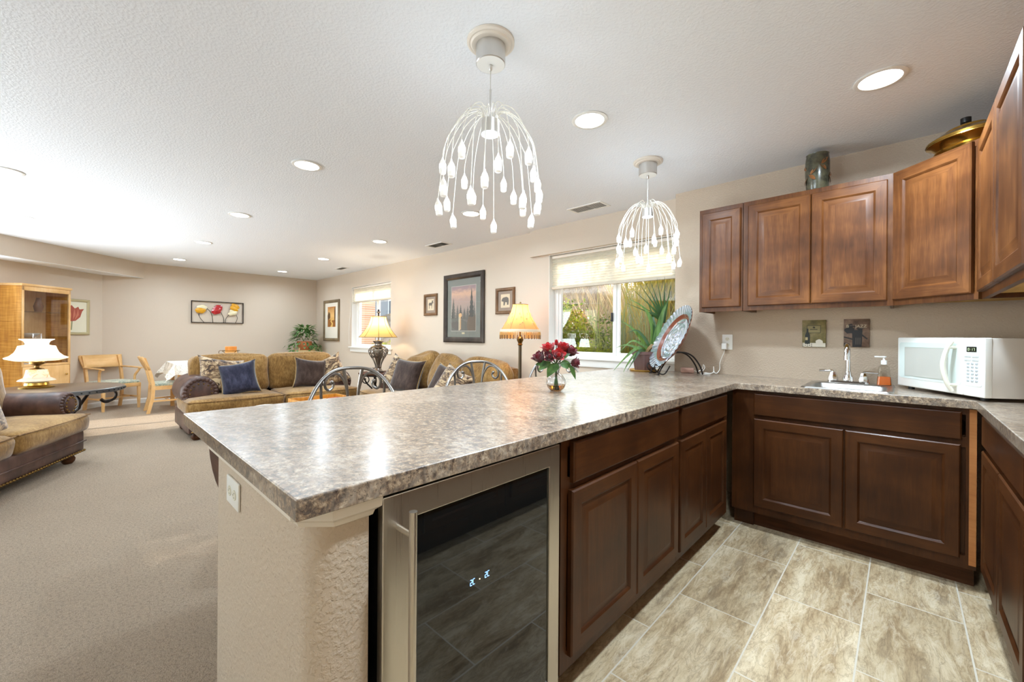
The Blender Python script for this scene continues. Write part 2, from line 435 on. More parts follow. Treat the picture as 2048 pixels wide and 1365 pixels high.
def pane_mat(name, tint=(1, 1, 1, 1), refl=0.10):
    """flat window pane: lets light straight through with a faint mirror"""
    m = Mat(name); t = m.n('ShaderNodeBsdfTransparent'); t.inputs[0].default_value = tint
    g = m.n('ShaderNodeBsdfGlossy'); g.inputs['Roughness'].default_value = 0.0
    lw = m.n('ShaderNodeLayerWeight'); lw.inputs[0].default_value = 0.5; mx = m.n('ShaderNodeMixShader')
    m.l(m.math('ADD', m.math('MULTIPLY', m.math('POWER', lw.outputs['Facing'], 4.5), 0.85), 0.045), mx.inputs[0]); m.l(t.outputs[0], mx.inputs[1]); m.l(g.outputs[0], mx.inputs[2])
    m.l(mx.outputs[0], m.nt.nodes['Material Output'].inputs[0]); m.nt.nodes.remove(m.b); return m.m
M_PANE = pane_mat('window_pane')
M_PANE_DIM = pane_mat('cabinet_glass', (0.93, 0.94, 0.95, 1))

def fabric(name, c1, c2, c3, scale=60, rough=0.9, sheen=0.4, blotch=3.0):
    m = Mat(name); v = m.tc(); vs_ = m.tc((1, 1, 0.35))
    a = m.noise(v, blotch, 4, 0.65, 0.5); b = m.noise(vs_, scale, 4, 0.7); w = m.noise(v, 320, 2, 0.6)
    f = m.math('ADD', m.math('MULTIPLY', a, 0.55), m.math('MULTIPLY', b, 0.45))
    m.color(m.ramp(f, [(0.36, c1), (0.5, c2), (0.65, c3)])).set(rough=rough, sheen=sheen, sheen_rough=0.4, spec=0.15)
    m.bump(m.math('ADD', m.math('MULTIPLY', b, 0.6), m.math('MULTIPLY', w, 0.4)), 0.35, 0.004); return m.m
M_CHENILLE = fabric('gold_chenille', srgb(96, 68, 32), srgb(138, 104, 58), srgb(176, 142, 90))
M_CHENILLE_B = fabric('brown_chenille', srgb(86, 58, 28), srgb(124, 90, 48), srgb(160, 124, 74))
M_NAVY = fabric('navy_velvet', srgb(26, 26, 40), srgb(44, 44, 60), srgb(70, 70, 88), 30, 0.85, 0.6)
M_CHOC = fabric('chocolate_velvet', srgb(40, 29, 25), srgb(62, 48, 42), srgb(84, 68, 60), 30, 0.85, 0.6)
M_CORD = fabric('gold_cord', srgb(120, 94, 56), srgb(164, 134, 88), srgb(196, 170, 124), 120)
M_LACE = None
def leather_mat():
    m = Mat('brown_leather'); v = m.tc(); a = m.noise(v, 4, 4, 0.6, 0.4); b = m.noise(v, 160, 3, 0.6); c = m.noise(m.tc((1, 1, 0.3)), 14, 3)
    m.color(m.ramp(m.math('ADD', m.math('MULTIPLY', a, 0.6), m.math('MULTIPLY', c, 0.4)), [(0.36, srgb(48, 32, 28)), (0.5, srgb(78, 54, 46)), (0.66, srgb(108, 80, 68))]))
    m.set(rough=0.42, spec=0.45); m.bump(m.math('ADD', m.math('MULTIPLY', b, 0.4), c), 0.2, 0.006); return m.m
M_LEATHER = leather_mat()
def tapestry_mat():
    m = Mat('brown_ikat_fabric'); v = m.tc()
    a = m.noise(m.tc((1, 1, 1.6)), 9, 5, 0.7, 1.8); b = m.noise(v, 4, 3, 0.6, 1.0)
    m.color(m.mix(m.ramp(b, [(0.42, (0, 0, 0)), (0.6, (1, 1, 1))]),
                  m.ramp(a, [(0.40, srgb(38, 26, 20)), (0.47, srgb(86, 62, 44)), (0.52, srgb(170, 142, 106)), (0.66, srgb(206, 186, 154))]),
                  m.ramp(a, [(0.36, srgb(58, 40, 28)), (0.48, srgb(122, 94, 64)), (0.6, srgb(190, 166, 128))])))
    m.set(rough=0.9, sheen=0.4); m.bump(a, 0.3, 0.004); return m.m
M_TAPESTRY = tapestry_mat()
# ------------------------------------------------------------------ room shell
CEIL = 2.423; YW = 3.659; YK = 3.496; XF = -9.53; DY = 0.255; XS = 0.60; YR = -6.2; YD = -3.2
XDR = XF + (DY - YD)                                # where the diagonal wall meets the rear wall
tile_at = lambda x, y: (x > -0.84) or (x > -1.42 and y > 0.43)
FXS, FYS = [-9.7, -1.42, -0.84, 0.8], [-6.4, 0.43, 3.85]
m = MB(); cells(m, FXS, FYS, lambda x, y: not tile_at(x, y), -0.08, 0.0)
struct(m.build('floor', M_CARPET, smooth=False), 'beige cut pile carpet of the living room', 'floor')
m = MB(); cells(m, FXS, FYS, tile_at, -0.08, 0.0)
struct(m.build('floor', M_TILE, smooth=False), 'travertine look tile floor of the kitchen', 'floor')
m = MB(); m.box(-9.75, 0.8, -6.4, 3.85, CEIL, CEIL + 0.1)
struct(m.build('ceiling', M_CEIL, smooth=False), 'white textured ceiling', 'ceiling')

W1 = (-2.90, -1.42, 0.962, 2.122); W2 = (-7.79, -6.33, 0.955, 2.128)     # window openings
def inside(w, x, z): return w[0] < x < w[1] and w[2] < z < w[3]
m = MB()
cells(m, [-9.7, W2[0], W2[1], W1[0], W1[1], 0.8], [0, W2[2], W1[2], W1[3], W2[3], CEIL],
      lambda x, z: not (inside(W1, x, z) or inside(W2, x, z)), YW, YW + 0.19, 'y')
struct(m.build('wall_right', M_WALL, smooth=False), 'beige window wall behind the sofa', 'wall')
m = MB(); m.box(-1.405, 0.8, YK, YW, 0, CEIL)
struct(m.build('wall_kitchen', M_WALL_K, smooth=False), 'beige wall behind the sink', 'wall')
m = MB(); m.box(XS, 0.78, YR, YK, 0, CEIL)
struct(m.build('wall_side', M_WALL_K, smooth=False), 'beige kitchen side wall', 'wall')
m = MB(); m.box(XF - 0.15, XF, DY - 0.05, YW, 0, CEIL)
struct(m.build('wall_far', M_WALL, smooth=False), 'beige far wall with the metal tulips', 'wall')
PD = (1.80, 4.40, 0.0, 2.08)
m = MB(); m.M = Matrix.Translation((XF, DY, 0)) @ Matrix.Rotation(rad(-45), 4, 'Z')
cells(m, [-0.1, PD[0], PD[1], (XDR - XF) * 1.41421 + 0.06], [0, PD[3], CEIL], lambda x, z: not inside((PD[0], PD[1], -1, PD[3]), x, z), -0.14, 0, 'y')
struct(m.build('wall_left', M_WALL, smooth=False), 'beige diagonal wall behind the china cabinet', 'wall')
m = MB(); m.box(XDR - 0.15, XDR, YR, YD, 0, CEIL)
struct(m.build('wall_left', M_WALL, smooth=False), 'beige wall beyond the near sofa', 'wall')
PR = (-5.6, -1.6, 0.0, 2.16)
m = MB(); cells(m, [XDR - 0.15, PR[0], PR[1], 0.78], [0, PR[3], CEIL], lambda x, z: not inside((PR[0], PR[1], -1, PR[3]), x, z), YR - 0.15, YR, 'y')
struct(m.build('wall_rear', M_WALL, smooth=False), 'beige wall behind the camera', 'wall')
# glazed doors added out of view to go with the fill lamps
m = MB(); m.M = Matrix.Translation((XF, DY, 0)) @ Matrix.Rotation(rad(-45), 4, 'Z')
union(m, [(PD[0] + (PD[1] - PD[0]) * k / 2 - 0.05, PD[0] + (PD[1] - PD[0]) * k / 2 + 0.05, 0, PD[3]) for k in range(3)] + [(PD[0], PD[1], PD[3] - 0.09, PD[3]), (PD[0], PD[1], 0, 0.09)], -0.11, -0.04)
d = struct(m.build('added_door_1', M_VINYL, smooth=False), 'unseen glazed doors added beyond the near sofa', 'door')
m = MB(); m.M = Matrix.Translation((XF, DY, 0)) @ Matrix.Rotation(rad(-45), 4, 'Z'); m.box(PD[0] + 0.05, PD[1] - 0.05, -0.085, -0.08, 0.09, PD[3] - 0.09); m.build('pane', M_PANE, d)

m = MB(); union(m, [(PR[0] + (PR[1] - PR[0]) * k / 3 - 0.05, PR[0] + (PR[1] - PR[0]) * k / 3 + 0.05, 0, PR[3]) for k in range(4)] + [(PR[0], PR[1], PR[3] - 0.09, PR[3]), (PR[0], PR[1], 0, 0.09)], YR - 0.12, YR - 0.05)
d = struct(m.build('added_door_2', M_VINYL, smooth=False), 'unseen glazed doors added behind the camera', 'door')  # second set added out of view, around the rear fill lamp
m = MB(); m.box(PR[0] + 0.05, PR[1] - 0.05, YR - 0.09, YR - 0.085, 0.09, PR[3] - 0.09); m.build('pane', M_PANE, d)

# soffits and boards
A = Vector((XF, DY)); s45 = Vector((0.7071, -0.7071)); n45 = Vector((0.7071, 0.7071)); B = Vector((XDR, YD))
def diag(s, n): return A + s45 * s + n45 * n
m = MB()
p = [Vector((XF, DY)), Vector((XF, DY + 0.511)), diag(4.4, 0.361), diag(4.4, 0)]
m.prism([(q.x, q.y) for q in p], 2.163, CEIL)
struct(m.build('trim_1', M_WALL, smooth=False), 'dropped soffit along the diagonal wall', 'soffit')
m = MB(); m.prism([(q.x, q.y) for q in (p[0] + Vector((0.001, 0.001)), p[1] + Vector((0.001, -0.002)), p[2], p[3])], 2.159, 2.163)
struct(m.build('trim_2', M_CEIL, smooth=False), 'white underside of the diagonal soffit', 'soffit')
m = MB(); m.box(-3.15, -1.405, 3.607, YW, 2.122, CEIL)
struct(m.build('trim_3', M_WALL, smooth=False), 'header box above the large window', 'soffit')
def baseboard(name, pts_a, pts_b, n):
    m = MB(); a, b = Vector(pts_a), Vector(pts_b); n = Vector(n)
    prof = [(0, 0), (0.014, 0), (0.014, 0.065), (0.008, 0.082), (0, 0.085)]
    q = lambda P, t: (P.x + n.x * t[0], P.y + n.y * t[0], t[1])
    va = [m.v(q(a, t)) for t in prof]; vb = [m.v(q(b, t)) for t in prof]
    for i in range(4): m.f([va[i], va[i+1], vb[i+1], vb[i]])
    m.f(va[::-1]); m.f(vb)
    struct(m.build(name, M_TRIM, smooth=False), 'white baseboard', 'baseboard')
baseboard('baseboard_far', (XF, DY + 0.01), (XF, YW), (1, 0))
baseboard('baseboard_right', (XF, YW), (-1.41, YW), (0, -1))
q_ = diag(PD[0], 0); baseboard('baseboard_left', (XF + 0.01, DY - 0.01), (q_.x, q_.y), (0.7071, 0.7071))

# half wall at the end of and behind the peninsula
def corner_outline(x0, x1, y0, y1, r, n=6):
    return [(x0, y0)] + [(x1 - r + r * sin(pi/2*i/n), y0 + r - r * cos(pi/2*i/n)) for i in range(n+1)] + [(x1, y1)]
m = MB()
out = corner_outline(-1.54, -0.80, 0.30, 0.415, 0.055) + [(-1.43, 0.415), (-1.43, 3.49), (-1.54, 3.49)]
m.prism(out, 0, 0.872)
struct(m.build('wall_peninsula', M_WALL_K, ang=60), 'textured beige half wall at the end of the peninsula', 'wall')
def ring(e, z):
    c = 0.045 + e * 0.4
    return [(-1.54 - e * 0, 0.30 - e, z), (-0.80 + e - c, 0.30 - e, z), (-0.80 + e, 0.30 - e + c, z), (-0.80 + e, 0.415 + e * 0.6, z), (-1.54 - e*0, 0.415 + e * 0.6, z)]
m = MB(); prev = None
for e, z in ((0.001, 0.828), (0.008, 0.832), (0.012, 0.842), (0.026, 0.852), (0.028, 0.872)):
    r_ = [m.v(q) for q in ring(e, z)]
    if prev:
        for i in range(5): m.f([prev[i], prev[(i+1) % 5], r_[(i+1) % 5], r_[i]])
    prev = r_
m.f(prev)
struct(m.build('trim_4', M_TRIM_OFF, ang=20), 'cream moulding under the end of the countertop', 'moulding')
for k, y in enumerate((0.345, 1.5, 2.6)):
    m = MB(); pts = [(-1.542, 0.872), (-1.78, 0.872), (-1.775, 0.85)] + [(-1.775 + 0.233 * (1 - cos(pi/2*i/6)), 0.85 - 0.16 * sin(pi/2*i/6)) for i in range(1, 7)]
    m.prism(pts, y - 0.03, y + 0.03, 'y')
    struct(m.build('trim_%d' % (5 + k), M_TOE, smooth=False), 'dark bracket under the bar overhang', 'bracket')

# ------------------------------------------------------------------ windows
def window(name, w, mull, label):
    x0, x1, z0, z1 = w; y = YW + 0.10
    m = MB()
    union(m, [(x0, x0 + 0.055, z0, z1), (x1 - 0.055, x1, z0, z1), (x0, x1, z0, z0 + 0.045), (x0, x1, z1 - 0.045, z1)], y, y + 0.075)
    root = struct(m.build(name, M_VINYL, smooth=False), label, 'window')
    m = MB()
    for a, b in ((x0 + 0.05, mull), (mull - 0.005, x1 - 0.05)):
        union(m, [(a, a + 0.035, z0 + 0.04, z1 - 0.04), (b - 0.035, b, z0 + 0.04, z1 - 0.04), (a, b, z0 + 0.04, z0 + 0.075), (a, b, z1 - 0.075, z1 - 0.04)], y + (0.015 if a < mull - 0.1 else 0.03), y + (0.045 if a < mull - 0.1 else 0.06))
    m.build('window_sash', M_VINYL, root, smooth=False)
    for a, b, dy in ((x0 + 0.085, mull - 0.03, 0.03), (mull + 0.025, x1 - 0.085, 0.045)):
        m = MB(); m.box(a, b, y + dy - 0.002, y + dy + 0.002, z0 + 0.07, z1 - 0.07); m.build('pane', M_PANE, root)
    m = MB(); m.box(mull - 0.045, mull - 0.03, y - 0.012, y + 0.02, 1.36, 1.45, 0.003); m.build('latch', M_BLACK if x0 > -4 else M_VINYL, root)
    m = MB()
    m.box(x0 - 0.06, min(x1 + 0.06, -1.407) if x0 > -4 else x1 + 0.06, YW - 0.045, y + 0.01, z0 - 0.002, z0 + 0.024, 0.006)
    m.box(x0 - 0.035, min(x1 + 0.035, -1.407) if x0 > -4 else x1 + 0.035, YW - 0.018, YW + 0.001, z0 - 0.075, z0 - 0.002, 0.004)
    m.build('window_sill', M_TRIM, root)
    m = MB()    # painted reveal
    union(m, [(x0, x0 + 0.004, z0 + 0.024, z1), (x1 - 0.004, x1, z0 + 0.024, z1), (x0, x1, z1 - 0.004, z1)], YW - 0.001, y)
    m.build('window_reveal', M_TRIM, root)
    return root
window('window_1', W1, -2.12, 'large white sliding window above the counter')
window('window_2', W2, -7.0, 'small white sliding window behind the table lamp')

def blind_mat():
    m = Mat('pleated_shade_fabric'); v = m.tc((1, 1, 1)); n = m.noise(m.tc((40, 40, 200)), 3, 2)
    m.color(srgb(243, 240, 230)).set(rough=0.8, spec=0.1); m.through(srgb(240, 234, 218), 0.45); return m.m
M_BLIND = blind_mat()
def blind(w, zb, y, label, pleat=0.026, cord=None):
    x0, x1, z1 = w[0] + 0.012, w[1] - 0.012, w[3] - 0.01
    t = thing('pleated_shade', label, 'window shade', (0, 0, 0))
    m = MB(); m.box(x0, x1, y - 0.022, y + 0.022, z1 - 0.03, z1, 0.004); m.build('head_rail', M_TRIM_OFF, t)
    n = max(4, int((z1 - 0.03 - zb - 0.03) / pleat)); m = MB()
    pts = [(z1 - 0.03 - (z1 - 0.06 - zb) * i / (2 * n), (0.011 if i % 2 else -0.011)) for i in range(2 * n + 1)]
    for i in range(2 * n):
        m.poly([(x0, y + pts[i][1], pts[i][0]), (x1, y + pts[i][1], pts[i][0]), (x1, y + pts[i+1][1], pts[i+1][0]), (x0, y + pts[i+1][1], pts[i+1][0])])
    m.build('shade_fabric', M_BLIND, t, smooth=False)
    m = MB(); m.box(x0, x1, y - 0.018, y + 0.018, zb, zb + 0.03, 0.005); m.build('bottom_rail', plain('shade_rail_%s' % ('a' if w is W1 else 'b'), srgb(206, 196, 176), 0.5), t)
    if cord:
        m = MB(); m.tube(spline(cord, 6), 0.003, 6); m.build('pull_cord', M_WHITE_PL, t)
    return t
blind(W1, 1.735, YW + 0.05, 'white pleated shade lowered over the top of the large window')
blind(W2, 1.825, YW + 0.035, 'white pleated shade half raised in the small window behind the table lamp',
      cord=[(-7.80, YW - 0.012, 2.1), (-7.81, YW - 0.015, 1.7), (-7.86, YW - 0.02, 1.35), (-7.85, YW - 0.02, 1.02)])

# ------------------------------------------------------------------ cabinets
def raised_door(name, x0, x1, z0, z1, y, parent, mv, mh, th=0.02, st=0.058):
    """raised-panel door facing -y, front plane at y"""
    m = MB()
    loops = [(0.0, y + th), (0.0, y + 0.005), (0.005, y), (st - 0.006, y), (st, y + 0.004), (st + 0.004, y + 0.009), (st + 0.010, y + 0.009), (st + 0.036, y + 0.002), (st + 0.040, y + 0.002)]
    rings = []
    for e, yy in loops: rings.append([m.v((x0+e, yy, z0+e)), m.v((x1-e, yy, z0+e)), m.v((x1-e, yy, z1-e)), m.v((x0+e, yy, z1-e))])
    for a, b in zip(rings, rings[1:]):
        for i in range(4):
            m.mi = 1 if i in (0, 2) else 0
            m.f([a[i], a[(i+1) % 4], b[(i+1) % 4], b[i]])
    m.mi = 0; m.f(rings[-1]); m.f(rings[0][::-1])
    return m.build(name, [mv, mh], parent, ang=25)
def slab_front(name, x0, x1, z0, z1, y, parent, mh, th=0.02):
    m = MB(); e = 0.007
    r = [[m.v((x0+a, yy, z0+a)), m.v((x1-a, yy, z0+a)), m.v((x1-a, yy, z1-a)), m.v((x0+a, yy, z1-a))] for a, yy in ((0, y+th), (0, y+0.006), (0.003, y+0.002), (e, y))]
    for a, b in zip(r, r[1:]):
        for i in range(4): m.f([a[i], a[(i+1) % 4], b[(i+1) % 4], b[i]])
    m.f(r[-1]); m.f(r[0][::-1])
    return m.build(name, mh, parent, ang=20)
def base_cabinet(label, loc, rz, w, depth, doors, drawer, frames, toe=0.075, top=0.872):
    """local x along the front, front faces -y"""
    t = thing('base_cabinet', label, 'cabinet', loc, rz)
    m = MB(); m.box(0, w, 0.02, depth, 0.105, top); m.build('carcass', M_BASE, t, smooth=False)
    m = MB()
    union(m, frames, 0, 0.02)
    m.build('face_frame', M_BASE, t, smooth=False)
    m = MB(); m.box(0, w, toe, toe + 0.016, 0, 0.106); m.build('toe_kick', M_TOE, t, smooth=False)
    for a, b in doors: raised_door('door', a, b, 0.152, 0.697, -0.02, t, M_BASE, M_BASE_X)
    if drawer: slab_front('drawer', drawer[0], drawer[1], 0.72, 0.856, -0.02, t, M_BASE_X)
    return t
def frame_rects(w, splits, st=0.035):
    out = [(0, w, 0.105, 0.165), (0, w, 0.84, 0.872), (0, w, 0.685, 0.735)]
    for x in [0.0] + list(splits) + [w - st]: out.append((x, x + st, 0.105, 0.872))
    return out
XC = -0.795
base_cabinet('dark cherry base cabinet with a wide drawer beside the wine cooler', (XC, 1.07, 0), rad(90), 0.94, 0.62,
             [(0.04, 0.493), (0.499, 0.922)], (0.05, 0.918), frame_rects(0.94, [0.475]))
base_cabinet('narrow dark cherry base cabinet of the peninsula in the inner corner', (XC, 2.012, 0), rad(90), 0.79, 0.62,
             [(0.006, 0.366), (0.372, 0.722)], (0.022, 0.731), frame_rects(0.79, [0.35]))
t = base_cabinet('dark cherry sink base cabinet with false drawer front under the sink', (-0.685, 2.925, 0), 0, 0.945, 0.555,
             [(0.015, 0.453), (0.461, 0.892)], (0.014, 0.896), frame_rects(0.945, [0.44]), top=0.74)
m = MB(); m.box(-0.112, 0.0, 0.0, 0.018, 0.105, 0.872); m.box(-0.112, 0.0, 0.06, 0.075, 0, 0.106); m.build('filler_panel', M_BASE, t, smooth=False)
m = MB(); m.box(0.921, 0.945, -0.003, 0.0, 0.125, 0.868); m.build('bare_edge', M_EDGE, t, smooth=False)['label'] = 'unstained light wood edge'
XR = 0.285
base_cabinet('shallow dark cherry base cabinet right of the sink under the microwave', (XR, 2.86, 0), rad(-90), 0.97, 0.31,
             [(0.03, 0.46), (0.466, 0.93)], (0.03, 0.93), frame_rects(0.97, [0.445]))
base_cabinet('shallow dark cherry base cabinet nearest the camera on the right wall', (XR, 1.885, 0), rad(-90), 1.3, 0.31,
             [(0.03, 0.63), (0.636, 1.27)], (0.03, 1.27), frame_rects(1.3, [0.615]))

# countertop, one piece
SK = (-0.415, -0.045, 2.955, 3.315)       # sink cut-out
m = MB()
cells(m, [-1.888, -0.763, SK[0], SK[1], 0.253, XS], [0.261, 0.57, 2.891, SK[2], SK[3], 3.47, YK],
      lambda x, y: (x < -0.763 and y < 3.47) or (y > 2.891 and (x > -1.4) and not (SK[0] < x < SK[1] and SK[2] < y < SK[3]) and (x > -0.763 or y < 3.47)) or (x > 0.253 and y > 0.57) or (-0.763 > x and False), 0.874, 0.914)
m.box(-1.403, -0.763, 3.47, YK, 0.874, 0.914)
ct = m.build('countertop', M_GRANITE, smooth=False)
bv = ct.modifiers.new('edge', 'BEVEL'); bv.width = 0.0025; bv.segments = 2; bv.limit_method = 'ANGLE'; bv.angle_limit = rad(60)
tag(ct, 'brown granite look laminate countertop over the peninsula and the sink', 'countertop')

# wall cabinets
ZU0, ZU1 = 1.392, 2.147
def wall_cabinet(label, loc, rz, w, depth, doors, right=True):
    t = thing('wall_cabinet', label, 'cabinet', loc, rz)
    h = ZU1 - ZU0
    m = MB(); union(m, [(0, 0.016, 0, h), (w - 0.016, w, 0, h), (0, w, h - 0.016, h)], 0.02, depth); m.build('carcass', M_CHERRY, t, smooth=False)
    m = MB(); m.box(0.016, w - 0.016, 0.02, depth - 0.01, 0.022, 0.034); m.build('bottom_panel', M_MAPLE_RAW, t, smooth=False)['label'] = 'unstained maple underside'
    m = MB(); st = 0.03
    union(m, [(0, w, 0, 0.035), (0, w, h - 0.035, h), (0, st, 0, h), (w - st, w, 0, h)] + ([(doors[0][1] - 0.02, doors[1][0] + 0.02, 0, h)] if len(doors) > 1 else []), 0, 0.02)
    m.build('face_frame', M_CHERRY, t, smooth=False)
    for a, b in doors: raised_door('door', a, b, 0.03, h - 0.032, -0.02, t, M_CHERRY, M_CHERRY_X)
    return t
wall_cabinet('narrow cherry wall cabinet with one door beside the window', (-1.10, 3.19, ZU0), 0, 0.29, 0.305, [(0.022, 0.278)])
wall_cabinet('two door cherry wall cabinet above the sink', (-0.806, 3.19, ZU0), 0, 0.77, 0.305, [(0.032, 0.384), (0.388, 0.744)])
t = thing('wall_cabinet', 'diagonal corner cherry wall cabinet with one wide door', 'cabinet', (-0.034, 3.19, ZU0), 0)
h = ZU1 - ZU0; dv = Vector((0.296, -0.285)); L = dv.length
plan = [(0.0, 0.0), (dv.x, dv.y), (0.632, dv.y), (0.632, 0.304), (0, 0.304)]
m = MB(); m.prism(plan, 0.036, h); m.build('carcass', M_CHERRY, t, smooth=False)
m = MB(); m.prism([(0.02, 0.005), (dv.x, dv.y + 0.02), (0.62, dv.y + 0.02), (0.62, 0.29), (0.02, 0.29)], 0.024, 0.035); m.build('bottom_panel', M_MAPLE_RAW, t, smooth=False)['label'] = 'unstained maple underside'
rzd = math.atan2(dv.y, dv.x); Rd = Matrix.Rotation(rzd, 4, 'Z')
m = MB(); m.M = Rd; union(m, [(0, L, 0, 0.036), (0, 0.012, 0, h), (L - 0.012, L, 0, h), (0, L, h - 0.03, h)], -0.004, 0.016); m.build('face_frame', M_CHERRY, t, smooth=False)
dr = raised_door('door', 0.010, L - 0.018, 0.03, h - 0.006, -0.024, t, M_CHERRY, M_CHERRY_X, st=0.062); dr.rotation_euler = (0, 0, rzd)
wall_cabinet('tall two door cherry wall cabinet at the right edge', (0.270, 2.895, ZU0), rad(-90), 1.05, 0.33, [(0.03, 0.50), (0.506, 1.02)])

# ------------------------------------------------------------------ wine cooler
t = thing('wine_cooler', 'stainless steel wine cooler with black glass door at the end of the peninsula', 'wine cooler', (-0.795, 0.432, 0), rad(90))
w = 0.603
m = MB(); m.box(0.004, w - 0.004, 0.0, 0.58, 0.02, 0.868); m.box(0.01, w - 0.01, 0.03, 0.56, 0, 0.02); m.build('body', M_BLACK, t, smooth=False)
m = MB()
union(m, [(0, 0.072, 0.09, 0.866), (w - 0.05, w, 0.09, 0.866), (0, w, 0.805, 0.866), (0, w, 0.09, 0.15)], -0.022, 0.0)
dr = m.build('door', [M_STEEL], t, smooth=False)
b_ = dr.modifiers.new('edge', 'BEVEL'); b_.width = 0.002; b_.segments = 2; b_.limit_method = 'ANGLE'; b_.angle_limit = rad(60)
mg = Mat('smoked_glass'); mg.color((0.006, 0.007, 0.007, 1)).set(rough=0.03, spec=0.5, coat=0.3, coat_rough=0.02)
m = MB(); m.box(0.071, w - 0.049, -0.016, -0.004, 0.149, 0.806); m.build('door_glass', mg.m, dr, smooth=False)
m = MB(); m.tube([(0.036, -0.078, 0.845), (0.036, -0.078, 0.15)], 0.0085, 16); m.cyl((0.036, -0.078, 0.795), 0.006, 0.06, 12, 'y'); m.cyl((0.036, -0.078, 0.20), 0.006, 0.06, 12, 'y')
m.build('handle', M_STEEL, dr)
m = MB(); m.box(0.05, w - 0.05, 0.012, 0.03, 0.02, 0.085); m.build('kick_grille', M_BLACK, t)
M_LED = emitter('blue_display', (0.22, 0.48, 1.0, 1), 2.6)
def seg(mb, ch, x, z, wd, ht, y, b=0.0016):
    S = {'a': (0, 2, 1, 2), 'b': (1, 1, 1, 2), 'c': (1, 0, 1, 1), 'd': (0, 0, 1, 0), 'e': (0, 0, 0, 1), 'f': (0, 1, 0, 2), 'g': (0, 1, 1, 1)}
    for k in ch:
        x0, z0, x1, z1 = S[k]
        mb.box(x + x0*wd - b/2*(x0 == x1) , x + x1*wd + b/2*(x0 == x1), y - 0.0005, y, z + z0*ht/2 - b/2*(z0 == z1), z + z1*ht/2 + b/2*(z0 == z1))
for x in (0.243, 0.293):
    m = MB(); seg(m, 'abged', x, 0.577, 0.0055, 0.0135, -0.0165, 0.0011); seg(m, 'afed', x + 0.009, 0.577, 0.0055, 0.0135, -0.0165, 0.0011)
    m.build('display', M_LED, dr, smooth=False)
m = MB(); m.box(0.2735, 0.2755, -0.017, -0.0165, 0.581, 0.583); m.build('indicator', emitter('amber_dot', (1, 0.75, 0.4, 1), 6), dr)
